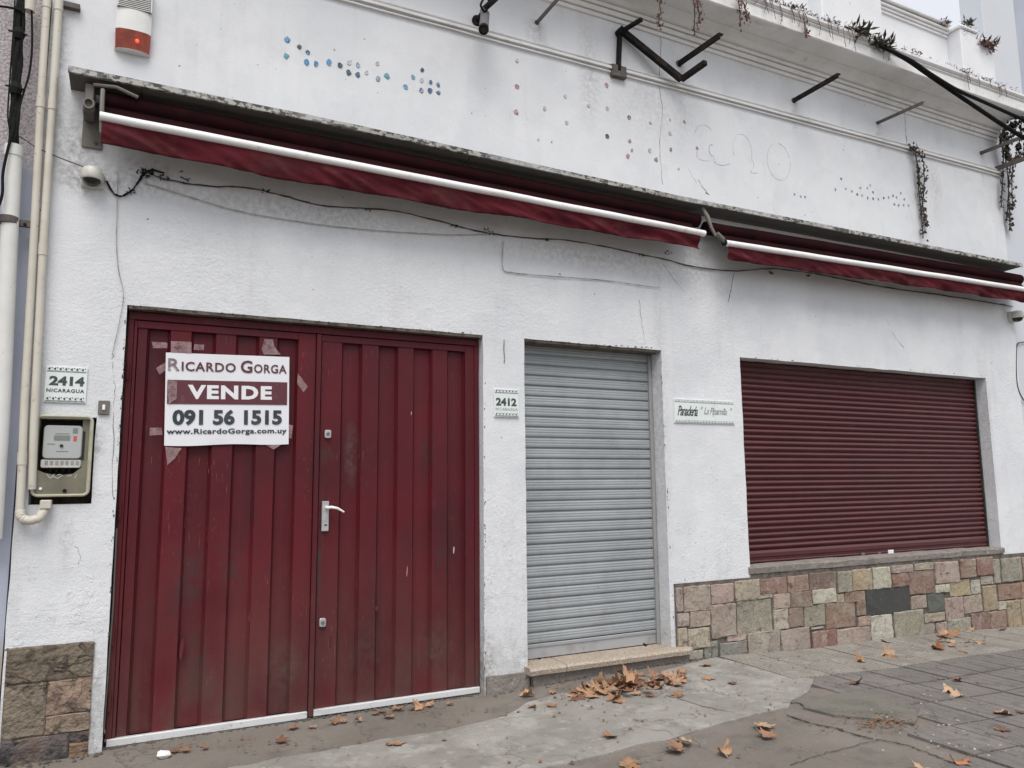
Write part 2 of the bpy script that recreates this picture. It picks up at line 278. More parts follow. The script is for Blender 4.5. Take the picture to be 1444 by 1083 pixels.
M_VINE = mat('withered_vine', (.055, .043, .032), [(25, (.018, .018, .014), .45, .6, .8), (12, (.13, .065, .045), .56, .68, .6), (9, (.06, .075, .035), .58, .68, .6)], .9)
M_VINR = mat('reddish_dry_weed', (.13, .06, .05), [(20, (.05, .035, .028), .45, .6, .8), (30, (.24, .13, .11), .6, .7, .6)], .9)
M_BLUE = mat('faded_blue_glue_spot', (.09, .24, .42), [(45, .35, .5, .62, .8), (40, (.55, .58, .62), .57, .63, .7), (25, (.35, .36, .38), .55, .66, .4)], .5, obj_color=True)
M_DEV = mat('crack_filling', (.16, .15, .14), [(9, (.4, .39, .38), .45, .6, .8)], .95)
M_BARK = mat('bare_bark', (.30, .28, .27), rough=.9)

def veins(m_, scale, width, amt, col, seed=0.):
    t = m_.node_tree; b = [n for n in t.nodes if n.type == 'BSDF_PRINCIPLED'][0]; g = [n for n in t.nodes if n.type == 'NEW_GEOMETRY'][0]
    n1 = t.nodes.new('ShaderNodeTexNoise'); n1.inputs['Scale'].default_value = 5; n1.inputs['Detail'].default_value = 6; t.links.new(g.outputs['Position'], n1.inputs['Vector'])
    va = t.nodes.new('ShaderNodeVectorMath'); va.operation = 'MULTIPLY_ADD'; t.links.new(n1.outputs[1], va.inputs[0]); va.inputs[1].default_value = (.35, .35, .35); t.links.new(g.outputs['Position'], va.inputs[2])
    v = t.nodes.new('ShaderNodeTexVoronoi'); v.feature = 'DISTANCE_TO_EDGE'; v.inputs['Scale'].default_value = scale; t.links.new(va.outputs[0], v.inputs['Vector'])
    mr = t.nodes.new('ShaderNodeMapRange'); t.links.new(v.outputs[0], mr.inputs[0]); mr.inputs[1].default_value = 0; mr.inputs[2].default_value = width; mr.inputs[3].default_value = 1; mr.inputs[4].default_value = 0
    n2 = t.nodes.new('ShaderNodeTexNoise'); n2.inputs['Scale'].default_value = 3; n2.inputs['Detail'].default_value = 4; t.links.new(g.outputs['Position'], n2.inputs['Vector'])
    m2 = t.nodes.new('ShaderNodeMapRange'); t.links.new(n2.outputs[0], m2.inputs[0]); m2.inputs[1].default_value = .42; m2.inputs[2].default_value = .58; m2.inputs[4].default_value = amt
    mm = t.nodes.new('ShaderNodeMath'); mm.operation = 'MULTIPLY'; t.links.new(mr.outputs[0], mm.inputs[0]); t.links.new(m2.outputs[0], mm.inputs[1])
    mx_ = t.nodes.new('ShaderNodeMix'); mx_.data_type = 'RGBA'; t.links.new(mm.outputs[0], mx_.inputs[0]); t.links.new(b.inputs['Base Color'].links[0].from_socket, mx_.inputs[6]); mx_.inputs[7].default_value = (*col, 1)
    t.links.new(mx_.outputs[2], b.inputs['Base Color'])
    bp = t.nodes.new('ShaderNodeBump'); bp.invert = True; bp.inputs['Strength'].default_value = .8; bp.inputs['Distance'].default_value = .008; t.links.new(mm.outputs[0], bp.inputs['Height'])
    if b.inputs['Normal'].links: t.links.new(b.inputs['Normal'].links[0].from_socket, bp.inputs['Normal'])
    t.links.new(bp.outputs[0], b.inputs['Normal'])
veins(M_STONEL, 7, .10, .9, (.045, .04, .03)); veins(M_STONE, 9, .025, .5, (.12, .08, .06))
veins(M_CONL, 1.6, .012, .6, (.11, .10, .085)); veins(M_CONC, 1.1, .010, .6, (.07, .06, .05)); veins(M_PAVD, 1.7, .012, .7, (.05, .045, .04))
# ------------------------------------------------------------------ mesh builder
def props(o, label=None, cat=None, group=None, kind=None):
    if label: o['label'] = label
    if cat: o['category'] = cat
    if group: o['group'] = group
    if kind: o['kind'] = kind
    return o
def thing(name, label, cat, loc, group=None, kind=None):
    o = bpy.data.objects.new(name, None); o.empty_display_size = .05; o.location = loc; COL.objects.link(o)
    return props(o, label, cat, group, kind)
def root_of(o):
    while o.parent: o = o.parent
    return o
class MB:
    def __init__(s): s.v = []; s.f = []
    def add(s, vs, fs):
        n = len(s.v); s.v += [Vector(q) for q in vs]; s.f += [tuple(i + n for i in q) for q in fs]; return s
    def box(s, x0, x1, y0, y1, z0, z1):
        return s.add([(x, y, z) for z in (z0, z1) for y in (y0, y1) for x in (x0, x1)],
                     [(0, 2, 3, 1), (4, 5, 7, 6), (0, 1, 5, 4), (2, 6, 7, 3), (0, 4, 6, 2), (1, 3, 7, 5)])
    def loft(s, rings, cap=True, closed=True):
        n = len(rings[0]); vs = [q for r in rings for q in r]; fs = []
        for i in range(len(rings) - 1):
            for j in range(n if closed else n - 1):
                a, b = i * n + j, i * n + (j + 1) % n
                fs.append((a, b, b + n, a + n))
        if cap and closed:
            fs.append(tuple(range(n - 1, -1, -1))); fs.append(tuple(range((len(rings) - 1) * n, len(rings) * n)))
        return s.add(vs, fs)
    def prism(s, prof, x0, x1, nx=1, fn=None, closed=True, cap=True):
        R = []
        for i in range(nx + 1):
            x = x0 + (x1 - x0) * i / nx
            r = [Vector((x, y, z)) for y, z in prof]
            if fn: r = [fn(q) for q in r]
            R.append(r)
        return s.loft(R, cap, closed)
    def tube(s, pts, r, n=8, cap=True):
        pts = [Vector(p) for p in pts]; R = []; pn = None
        for i, p in enumerate(pts):
            t = (pts[min(i + 1, len(pts) - 1)] - pts[max(i - 1, 0)]).normalized()
            if pn is None: a = Vector((0, 0, 1)) if abs(t.z) < .9 else Vector((1, 0, 0))
            else: a = pn
            u = (a - t * a.dot(t)).normalized(); v = t.cross(u); pn = u
            rr = r[i] if isinstance(r, (list, tuple)) else r
            R.append([p + (u * math.cos(k * 2 * math.pi / n) + v * math.sin(k * 2 * math.pi / n)) * rr for k in range(n)])
        return s.loft(R, cap)
    def bar(s, a, b, wd, h):
        a, b = Vector(a), Vector(b); t = (b - a).normalized(); up = Vector((0, 0, 1)) if abs(t.z) < .9 else Vector((1, 0, 0))
        u = (up - t * up.dot(t)).normalized(); v = t.cross(u)
        return s.loft([[p + u * h / 2 + v * wd / 2, p - u * h / 2 + v * wd / 2, p - u * h / 2 - v * wd / 2, p + u * h / 2 - v * wd / 2] for p in (a, b)])
    def rrect(s, x0, x1, z0, z1, rad, y0, y1, n=5):
        ring = []
        for (cx, cz, a0) in ((x1 - rad, z1 - rad, 0), (x0 + rad, z1 - rad, 90), (x0 + rad, z0 + rad, 180), (x1 - rad, z0 + rad, 270)):
            for k in range(n + 1):
                a = math.radians(a0 + 90 * k / n); ring.append((cx + rad * math.cos(a), cz + rad * math.sin(a)))
        return s.loft([[Vector((x, y0, z)) for x, z in ring], [Vector((x, y1, z)) for x, z in ring]])
    def poly(s, pts, thick, dirv=Vector((0, 0, -1))):
        n = len(pts); top = [Vector(p) for p in pts]; bot = [p + dirv * thick for p in top]
        fs = [tuple(range(n)), tuple(range(2 * n - 1, n - 1, -1))] + [(i, i + n, (i + 1) % n + n, (i + 1) % n) for i in range(n)]
        return s.add(top + bot, fs)
    def build(s, name, m, parent=None, base=None, bevel=0, smooth=False, seg=1, link=True):
        me = bpy.data.meshes.new(name)
        if parent is not None: org = Vector(root_of(parent).location)
        elif base is not None: org = Vector(base)
        else:
            org = Vector((sum(v.x for v in s.v) / len(s.v), sum(v.y for v in s.v) / len(s.v), min(v.z for v in s.v)))
        me.from_pydata([v - org for v in s.v], [], s.f)
        bm = bmesh.new(); bm.from_mesh(me)
        bmesh.ops.recalc_face_normals(bm, faces=bm.faces)
        if bevel:
            es = [e for e in bm.edges if len(e.link_faces) == 2 and e.calc_face_angle(0) > .6]
            bmesh.ops.bevel(bm, geom=es, offset=bevel, segments=seg, affect='EDGES', profile=.6)
        bm.to_mesh(me); bm.free()
        me.materials.append(m)
        if smooth:
            me.polygons.foreach_set('use_smooth', [True] * len(me.polygons))
            if smooth != 'all': me.set_sharp_from_angle(angle=math.radians(40))
        o = bpy.data.objects.new(name, me)
        if link: COL.objects.link(o)
        if parent is not None: o.parent = parent
        else: o.location = org
        return o
def inst(o, name, loc, parent=None, color=None):
    c = o.copy(); c.name = name; c.location = loc; COL.objects.link(c)
    if parent is not None: c.parent = parent
    if color: c.color = (*color, 1)
    return c
_tc = {}
def text_mb(txt, x0, x1, z0, z1, y, bold=0.0, shear=0.0, thick=.0012, frame=None, space=1.0):
    """flat lettering fitted to the box x0..x1, z0..z1 on plane y; frame maps (u,v) to a point instead"""
    key = (txt, bold, shear, space)
    if key not in _tc:
        cu = bpy.data.curves.new('t', 'FONT'); cu.body = txt; cu.size = 1; cu.offset = bold; cu.shear = shear; cu.resolution_u = 3; cu.space_character = space
        ob = bpy.data.objects.new('t', cu); COL.objects.link(ob)
        bpy.context.view_layer.update()
        me = ob.evaluated_get(bpy.context.evaluated_depsgraph_get()).to_mesh()
        _tc[key] = ([tuple(v.co) for v in me.vertices], [tuple(p.vertices) for p in me.polygons])
        bpy.data.objects.remove(ob)
    vs, fs = _tc[key]
    ax, bx = min(v[0] for v in vs), max(v[0] for v in vs); az, bz = min(v[1] for v in vs), max(v[1] for v in vs)
    m = MB(); out = []
    for v in vs:
        u, q = (v[0] - ax) / (bx - ax), (v[1] - az) / (bz - az)
        if frame: out.append(frame(x0 + (x1 - x0) * u, z0 + (z1 - z0) * q))
        else: out.append((x0 + (x1 - x0) * u, y, z0 + (z1 - z0) * q))
    m.add(out, fs); return m

# ------------------------------------------------------------------ GROUND (structure)
def ground():
    xs = [-60, -30, -12, -6, -3] + [-2 + .25 * i for i in range(57)] + [13, 16, 24, 40, 60]
    ys = [-60, -30, -14, -9, -6] + [-5 + .25 * i for i in range(21)] + [.3]
    m = MB(); vs = []; fs = []
    for y in ys:
        for x in xs: vs.append((x, y, gz(x, min(y, 0)) + (.004 * mn.noise((x * 1.3, y * 1.3, 0)) if y > -6 else 0)))
    n = len(xs)
    for j in range(len(ys) - 1):
        for i in range(n - 1): a = j * n + i; fs.append((a, a + 1, a + n + 1, a + n))
    m.add(vs, fs)
    return props(m.build('pavement', M_CONC, base=(0, 0, 0), smooth='all'), kind='structure')
PAV = ground()
def far_ground():
    m = MB(); m.add([(-60, .3, -.12), (60, .3, -.52), (60, 60, -.5), (-60, 60, -.12)], [(0, 1, 2, 3)])
    props(m.build('ground', M_CONC, base=(0, 0, 0)), kind='structure')
far_ground()
def slab_poly(name, pts, m, rise, jit=.012, kind='structure', parent=None, step=.12):
    ring = []
    for a, b in zip(pts, pts[1:] + pts[:1]):
        a, b = Vector(a), Vector(b); n = max(1, int((b - a).length / step))
        for i in range(n):
            q = a.lerp(b, i / n); ring.append(Vector((q.x + ru(-jit, jit), q.y + ru(-jit, jit), 0)))
    cx = sum(q.x for q in ring) / len(ring); cy = sum(q.y for q in ring) / len(ring)
    # triangulated fill at ground height so the sheet follows the pavement
    bm = bmesh.new(); vs = [bm.verts.new((q.x, q.y, 0)) for q in ring]; bm.faces.new(vs)
    bmesh.ops.triangulate(bm, faces=bm.faces)
    bmesh.ops.subdivide_edges(bm, edges=[e for e in bm.edges if e.calc_length() > .4], cuts=3, use_grid_fill=True)
    bmesh.ops.subdivide_edges(bm, edges=[e for e in bm.edges if e.calc_length() > .4], cuts=2, use_grid_fill=True)
    bmesh.ops.triangulate(bm, faces=bm.faces)
    me = bpy.data.meshes.new(name)
    be = [e for e in bm.edges if len(e.link_faces) == 1]
    r = bmesh.ops.extrude_edge_only(bm, edges=be)
    low = {v for v in r['geom'] if isinstance(v, bmesh.types.BMVert)}
    for v in bm.verts:
        v.co.z = gz(v.co.x, v.co.y) + .004 * mn.noise((v.co.x * 1.3, v.co.y * 1.3, 0)) + (rise if v not in low else -.03)
    bmesh.ops.recalc_face_normals(bm, faces=bm.faces)
    bm.to_mesh(me); bm.free(); me.materials.append(m)
    o = bpy.data.objects.new(name, me); COL.objects.link(o)
    if parent: o.parent = parent
    if kind: props(o, kind=kind)
    return o
# pale cement patch along the doorway
slab_poly('cement_patch', [(-.2, -.86), (.57, -.62), (1.17, -.565), (1.8, -.58), (2.25, -.52), (2.48, -.36), (2.75, -.33), (3.4, -.30), (4.15, -.14), (4.42, -.06), (4.62, -.9), (4.3, -1.14), (3.86, -1.33), (2.95, -1.41), (1.97, -1.37), (.9, -1.36), (-.2, -1.4)], M_CONL, .009, .022)
slab_poly('cement_repair', [(3.93, -1.42), (4.4, -1.25), (4.72, -1.30), (4.62, -1.72), (4.28, -1.95), (4.0, -1.62)], M_GRN, .0165, .015)
# ribbed tiles ----------------------------------------------------
def rib_tile(name, sx, sy, n, m, g=.013, gd=-.008):
    """tile with n grooves running away from the wall"""
    mb = MB(); prof = []; w0 = sx / n
    x = 0
    for i in range(n):
        prof += [(x + .003 if i else 0, 0), (x + w0 - g, 0)]
        if i < n - 1: prof += [(x + w0 - g + .003, gd), (x + w0 - .002, gd)]
        x += w0
    R = []
    for y in (0, -sy): R.append([Vector((px - sx / 2, y + sy / 2, pz)) for px, pz in prof] + [Vector((sx / 2, y + sy / 2, -.03)), Vector((-sx / 2, y + sy / 2, -.03))])
    mb.loft(R)
    o = mb.build(name, m, base=(0, 0, 0), link=False); return o
slab_poly('tile_bed', [(4.3, -.02), (11.6, -.02), (11.6, -3.9), (2.6, -3.9), (3.3, -2.8), (4.5, -2.2), (4.55, -1.2), (4.4, -1.0)], M_DIRT, .003, .01)
T = .40
tl = rib_tile('ribbed_tile', T - .004, T - .004, 8, M_PAVL); td = rib_tile('ribbed_tile', T - .014, T - .014, 4, M_PAVD, .010, -.0055)
nplaced = 0
def tilt(o, x, y):
    e = .1; dzx = (gz(x + e, y) - gz(x - e, y)) / (2 * e); dzy = (gz(x, y + e) - gz(x, y - e)) / (2 * e)
    o.rotation_euler = (math.atan(dzy) + ru(-.004, .004), -math.atan(dzx) + ru(-.004, .004), ru(-.004, .004))
for i in range(-5, 18):
    for j in range(9):
        x = 4.67 + T * i; y = -.235 - T * j
        if j < 2:
            if x > 11 or x < 4.6: continue
            o = inst(tl, 'ribbed_tile', (x, y, gz(x, y) + .014 + ru(0, .002)), PAV); tilt(o, x, y); continue
        bound = [(0, 4.42), (-1.3, 4.52), (-2.1, 4.42), (-2.8, 3.3), (-3.9, 2.5)]
        for (ya, xa), (yb, xb) in zip(bound, bound[1:]):
            if yb <= y <= ya: bx = xa + (xb - xa) * (ya - y) / (ya - yb)
        if x < bx + .06 or x > 11.5: continue
        o = inst(td, 'ribbed_tile', (x, y, gz(x, y) + ru(.009, .014)), PAV); tilt(o, x, y)

# ------------------------------------------------------------------ MAIN BUILDING
XL, XR = -.56, 9.135
BLD = thing('shop_building', 'white rendered shop front with moulded cornice, closed shutters and maroon double gate', 'building', (4.3, 0, 0))
WX0 = P(1043, 504, 0).x; WX1 = P(1390, 531, 0).x
SX0 = P(739, 480, 0).x; SX1 = P(932, 490, 0).x
DX0 = P(178, 432, 0).x + .005; DX1 = P(681, 474, 0).x
TOPZ = 2.605; SILLZ = .745; STEPZ = .165
MX0, MX1, MZ0, MZ1 = -.50, -.185, 1.40, 1.905
OPEN = [(DX0, DX1, -.3, TOPZ, .13), (SX0, SX1, -.3, TOPZ, .20), (WX0, WX1, SILLZ, TOPZ, .17), (MX0, MX1, MZ0, MZ1, .14)]
def make_wall():
    def axis(a, b, keys, st):
        ks = sorted(set([a, b] + [k for k in keys if a < k < b])); out = [ks[0]]
        for p, q in zip(ks, ks[1:]):
            n = max(1, round((q - p) / st)); out += [p + (q - p) * (i + 1) / n for i in range(n)]
        return out
    xs = axis(XL, XR, [o[0] for o in OPEN] + [o[1] for o in OPEN], .045)
    zs = axis(-.3, 5.6, [o[2] for o in OPEN] + [o[3] for o in OPEN], .045)
    def inside(x, z): return any(a < x < b and c < z < d for a, b, c, d, _ in OPEN)
    vid = {}; vs = []; fs = []
    def disp(x, z):
        k = 1.0 if z < 3.9 else .35
        dx = .004 * mn.noise((x * 6, z * 6, 3)) * k; dz = .004 * mn.noise((x * 6, z * 6, 9)) * k
        dy = (.0035 * mn.noise((x * 2.2, z * 2.2, 0)) + .0022 * mn.noise((x * 11, z * 11, 5))) * k
        return dx, dy, dz
    def V(i, j, y=None):
        key = (i, j, y)
        if key not in vid:
            x, z = xs[i], zs[j]; dx, dy, dz = disp(x, z); edge = i in (0, len(xs) - 1)
            if y: dx *= .5; dy = .5 * dy
            vid[key] = len(vs); vs.append((x + dx, dy + (y or 0), z + dz))
        return vid[key]
    nx, nz = len(xs), len(zs)
    solid = [[not inside((xs[i] + xs[i + 1]) / 2, (zs[j] + zs[j + 1]) / 2) for j in range(nz - 1)] for i in range(nx - 1)]
    for i in range(nx - 1):
        for j in range(nz - 1):
            if solid[i][j]: fs.append((V(i, j), V(i + 1, j), V(i + 1, j + 1), V(i, j + 1)))
            else:
                dep = [o[4] for o in OPEN if o[0] < (xs[i] + xs[i + 1]) / 2 < o[1] and o[2] < (zs[j] + zs[j + 1]) / 2 < o[3]][0]
                ys = [None, dep / 3, dep * 2 / 3, dep]
                for ya, yb in zip(ys, ys[1:]):
                    if i > 0 and solid[i - 1][j]: fs.append((V(i, j, ya), V(i, j, yb), V(i, j + 1, yb), V(i, j + 1, ya)))
                    if i < nx - 2 and solid[i + 1][j]: fs.append((V(i + 1, j, ya), V(i + 1, j + 1, ya), V(i + 1, j + 1, yb), V(i + 1, j, yb)))
                    if j > 0 and solid[i][j - 1]: fs.append((V(i, j, ya), V(i + 1, j, ya), V(i + 1, j, yb), V(i, j, yb)))
                    if j < nz - 2 and solid[i][j + 1]: fs.append((V(i, j + 1, ya), V(i, j + 1, yb), V(i + 1, j + 1, yb), V(i + 1, j + 1, ya)))
    # returns at both ends and at the top
    for i in (0, nx - 1):
        for j in range(nz - 1): fs.append((V(i, j), V(i, j, .28), V(i, j + 1, .28), V(i, j + 1)))
    m = MB(); m.add(vs, fs); o = m.build('wall', M_WALL, BLD, smooth=True); return o
make_wall()
m = MB()
for a, b, c, d, dep in OPEN[:3]: m.box(a - .05, b + .05, dep + .06, dep + .08, c, d + .05)
m.build('inner_wall', M_DARK, BLD)
m = MB(); m.box(XL + .002, XR - .002, .28, 9, -.3, 5.85); m.build('rear_volume', M_PARA, BLD)
# string moulding, a little uneven
zm = 4.985
for k, (dz, h, d) in enumerate(((0, .022, .020), (.028, .040, .034), (.074, .016, .022))):
    def wob(q): q.z += (q.x - 1.2) * .0095 + .004 * mn.noise((q.x * 1.7, k, 0)); q.y += .002 * mn.noise((q.x * 5, k, 1)); return q
    m = MB(); m.prism([(.01, zm + dz), (-d, zm + dz + .003), (-d - .002, zm + dz + h * .6), (.01, zm + dz + h)], XL, XR, 120, wob); m.build('moulding', M_TRIM, BLD, smooth=True)
# cornice
def lean(q): q.z += .006 * mn.noise((q.x * .9, 0, 2)) + (q.x - 5) * .0; return q
pieces = [[(.01, 5.495), (-.018, 5.497), (-.020, 5.528), (.01, 5.53)],
          [(.01, 5.534), (-.036, 5.537), (-.045, 5.572), (.01, 5.574)],
          [(.01, 5.578), (-.060, 5.580), (-.066, 5.606), (-.056, 5.614), (.01, 5.614)],
          [(.01, 5.618), (-.075, 5.620), (-.095, 5.636), (-.130, 5.668), (-.175, 5.690), (.01, 5.690)],
          [(.01, 5.694), (-.375, 5.690), (-.385, 5.700), (-.385, 5.800), (-.365, 5.802), (.01, 5.802)],
          [(.01, 5.806), (-.372, 5.806), (-.392, 5.826), (-.392, 5.838), (.01, 5.838)],
          [(.01, 5.841), (-.398, 5.841), (-.415, 5.860), (-.415, 5.884), (-.395, 5.893), (.24, 5.915), (.24, 5.841)]]
for p in pieces:
    m = MB(); m.prism(p, XL - .02, XR, 80, lean); m.build('cornice_moulding', M_TRIM, BLD, smooth=True)
# parapet
PB = P(1356, 60, -.07).x; PA0 = P(1160, 20, -.07).x; PA1 = P(1243, 5, -.07).x; copZ = P(1300, 24, .06).z
m = MB(); m.box(XL, XR, .10, .27, 5.9, copZ); m.build('parapet_panel', M_PARA, BLD, bevel=.01)
for k, (dz, d) in enumerate(((-.115, .02), (-.08, .035), (-.045, .055))):
    m = MB(); m.box(PA1 + .002, PB - .002, .10 - d, .10, copZ + dz, copZ + dz + .028); m.build('coping_moulding', M_TRIM, BLD, bevel=.005)
m = MB(); m.box(PA1 + .002, PB - .002, .02, .30, copZ + .002, copZ + .03); m.build('coping', M_TRIM, BLD, bevel=.006)
m = MB(); m.box(PA0, PA1, -.07, .29, 5.9, 7.9); m.build('parapet_pier', M_PARA, BLD, bevel=.012)
pz = P(1362, 42, -.07).z
m = MB(); m.box(PB, XR - .003, -.07, .29, 5.9, pz); m.build('parapet_pier', M_PARA, BLD, bevel=.012)
m = MB(); m.box(PB - .02, PB + .32, -.09, .30, pz, pz + .04); m.build('pier_cap', M_TRIM, BLD, bevel=.01)
m = MB(); m.box(XL, XL + 1.0, -.07, .29, 5.9, 7.9); m.build('parapet_pier', M_PARA, BLD, bevel=.012)
# window sill ledge
m = MB(); m.prism([(.17, SILLZ - .05), (-.018, SILLZ - .052), (-.020, SILLZ - .006), (.0, SILLZ + .006), (.17, SILLZ + .014)], WX0 - .02, WX1 + .03, 60, lambda q: Vector((q.x, q.y + .008 * mn.noise((q.x * 6, q.z * 9, 0)), q.z + .010 * mn.noise((q.x * 4, q.y * 9, 0))))); m.build('window_sill', M_SILL, BLD, smooth=True)
# dark concrete lintel edge over the gate and shutter
m = MB(); m.prism([(.004, TOPZ - .022), (.12, TOPZ - .022), (.12, TOPZ - .002), (.002, TOPZ - .001)], DX0 + .01, DX1 - .005, 40, lambda q: Vector((q.x, q.y, q.z + .004 * mn.noise((q.x * 5, 0, 0))))); m.build('lintel', M_MORT, BLD)
m = MB(); m.prism([(.01, TOPZ - .02), (.18, TOPZ - .02), (.18, TOPZ - .002), (.006, TOPZ - .001)], SX0 + .01, SX1 - .005, 20); m.build('lintel', M_MORT, BLD)
# plinth of the pier between gate and shutter
m = MB(); m.prism([(.05, -.1), (-.02, -.1), (-.016, .125), (.05, .13)], DX1 + .012, SX0 + .004, 8, lambda q: Vector((q.x, q.y + .006 * mn.noise((q.x * 9, q.z * 9, 0)), q.z + .008 * mn.noise((q.x * 9, 0, 4))))); m.build('plinth', M_SILL, BLD)
# riser under the granite step
m = MB(); m.prism([(.1, -.1), (-.055, -.1), (-.05, STEPZ - .055), (.1, STEPZ - .055)], SX0 + .02, SX1 + .13, 14, lambda q: Vector((q.x, q.y + .006 * mn.noise((q.x * 7, q.z * 9, 1)), q.z))); m.build('step_riser', M_SILL, BLD)
sx_mid = P(800, 945, -.1).x
for a, b in ((SX0 - .03, sx_mid - .003), (sx_mid + .003, SX1 + .14)):
    m = MB(); m.prism([(.16, STEPZ - .052), (-.095, STEPZ - .052), (-.10, STEPZ - .02), (-.085, STEPZ - .003), (.16, STEPZ)], a, b, 12, lambda q: Vector((q.x, q.y + .004 * mn.noise((q.x * 8, q.z * 20, 0)), q.z + .003 * mn.noise((q.x * 6, 0, 7))))); m.build('granite_step', M_GRAN, BLD, smooth=True)

# ------------------------------------------------------------------ stone facing
Z0x, Z0y, ZS = 964, 723, 480 / 1444
C = dict(pg=(.32, .262, .225), pk=(.345, .262, .22), be=(.34, .29, .22), gg=(.275, .25, .195), br=(.225, .15, .115), db=(.15, .105, .08), ye=(.33, .265, .17), cr=(.40, .375, .30),
         rd=(.215, .118, .095), rb=(.235, .15, .112), sl=(.050, .051, .046), sg=(.098, .100, .092), wh=(.42, .405, .35), bl=(.175, .178, .155), gr=(.27, .25, .22), orr=(.30, .20, .125))
ST = [(-60, -8, 318, 422, 'pg'), (-6, 108, 308, 418, 'pg'), (112, 208, 300, 384, 'pk'), (212, 318, 285, 373, 'be'), (-60, 17, 424, 484, 'pg'), (20, 108, 415, 482, 'pk'), (112, 218, 386, 528, 'pg'), (221, 370, 366, 512, 'gg'),
      (320, 432, 276, 346, 'br'), (436, 524, 266, 336, 'br'), (528, 642, 253, 325, 'db'), (292, 370, 349, 362, 'be'), (375, 445, 342, 405, 'pk'), (448, 538, 332, 400, 'br'), (542, 642, 321, 384, 'cr'), (646, 705, 247, 337, 'gg'),
      (710, 792, 238, 329, 'ye'), (795, 869, 229, 322, 'cr'), (873, 965, 220, 254, 'pg'), (970, 1052, 212, 243, 'gg'), (875, 945, 257, 313, 'rd'), (948, 1055, 246, 344, 'rb'), (1058, 1160, 206, 298, 'pk'), (1166, 1231, 196, 275, 'rb'),
      (1234, 1303, 188, 265, 'rd'), (1308, 1336, 196, 300, 'gr'), (1340, 1424, 190, 292, 'gg'), (1428, 1500, 186, 280, 'br'), (645, 674, 342, 381, 'be'), (677, 763, 333, 377, 'br'), (767, 954, 316, 430, 'sl'), (958, 1025, 349, 407, 'pk'),
      (1029, 1098, 341, 420, 'sg'), (1059, 1119, 303, 337, 'cr'), (1123, 1211, 285, 353, 'ye'), (1214, 1252, 283, 345, 'cr'), (1255, 1306, 267, 304, 'gr'), (376, 438, 406, 495, 'cr'), (441, 503, 402, 484, 'br'), (506, 595, 391, 481, 'gg'),
      (598, 724, 379, 489, 'rb'), (727, 765, 373, 434, 'br'), (733, 785, 438, 478, 'pk'), (788, 881, 430, 540, 'wh'), (885, 1010, 413, 529, 'gg'), (1012, 1100, 423, 460, 'be'), (1102, 1181, 356, 454, 'pk'), (1184, 1262, 350, 424, 'pk'),
      (1265, 1324, 308, 415, 'ye'), (1327, 1424, 299, 368, 'rb'), (1428, 1500, 290, 360, 'orr'), (1328, 1362, 374, 410, 'wh'), (1366, 1422, 369, 470, 'ye'), (1425, 1500, 363, 465, 'orr'),
      (-60, 8, 488, 610, 'be'), (11, 104, 487, 575, 'be'), (16, 76, 582, 630, 'wh'), (180, 260, 518, 542, 'pk'), (82, 143, 546, 628, 'bl'), (146, 262, 545, 622, 'bl'), (266, 402, 500, 612, 'gg'), (406, 530, 489, 595, 'pg'), (532, 588, 482, 493, 'gr'),
      (538, 640, 497, 576, 'rd'), (643, 786, 485, 568, 'pk'), (1012, 1060, 465, 512, 'gr'), (1063, 1110, 462, 507, 'pk'), (1113, 1210, 446, 504, 'gr'), (1213, 1291, 423, 500, 'rd'), (1294, 1362, 415, 492, 'rb'), (1365, 1500, 474, 488, 'gr')]
M_SLATE = mat('smooth_slate', (.05, .05, .046), [(6, .7, .5, .7, .6), (30, (.10, .10, .095), .55, .7, .5), (60, (.16, .155, .14), .64, .70, .4)], .75, [(40, .4, .003)], obj_color=True, local=True)
def stone(x0, x1, z0, z1, y0, thick, col, parent, m, jit=.007, gap=.0015):
    x0 += gap; x1 -= gap; z0 += gap; z1 -= gap
    mb = MB(); cs = [(x0, z0), (x1, z0), (x1, z1), (x0, z1)]; ring = []
    for a, b in zip(cs, cs[1:] + cs[:1]):
        L = math.hypot(b[0] - a[0], b[1] - a[1]); n = max(2, min(5, int(L / .05)))
        for i in range(n):
            t = i / n; ring.append((a[0] + (b[0] - a[0]) * t + ru(-jit, jit) * .6, a[1] + (b[1] - a[1]) * t + ru(-jit, jit) * .6))
    cx, cz = (x0 + x1) / 2, (z0 + z1) / 2; iy = y0 - thick
    org = Vector((cx, y0, cz))
    R = [[Vector((x, y0, z)) for x, z in ring], [Vector((x, iy + .006, z)) for x, z in ring], [Vector((cx + (x - cx) * ru(.93, .975), iy + ru(-.004, .005), cz + (z - cz) * ru(.90, .96))) for x, z in ring]]
    mb.loft([[q - org for q in r] for r in R])
    me_o = mb.build('stone', m, base=(0, 0, 0)); me_o.parent = parent
    me_o.location = org - Vector(root_of(parent).location)
    k = ru(.92, 1.16); me_o.color = (col[0] * k * ru(.96, 1.04), col[1] * k, col[2] * k * ru(.95, 1.05), 1); return me_o
RB = thing('stone_facing', 'patchwork stone facing of pink, beige and grey blocks under the maroon window shutter', 'stone facing', (6.6, 0, -.1))
m = MB(); m.prism([(.02, -.4), (-.008, -.4), (-.008, .66), (.02, .66)], P(952, 880).x, WX0, 1); m.prism([(.02, -.4), (-.008, -.4), (-.008, SILLZ - .058), (.02, SILLZ - .058)], WX0, WX1 + .02, 4); m.prism([(.02, -.4), (-.008, -.4), (-.008, .675), (.02, .675)], WX1 + .02, XR, 1)
m.build('mortar', M_MORT, RB)
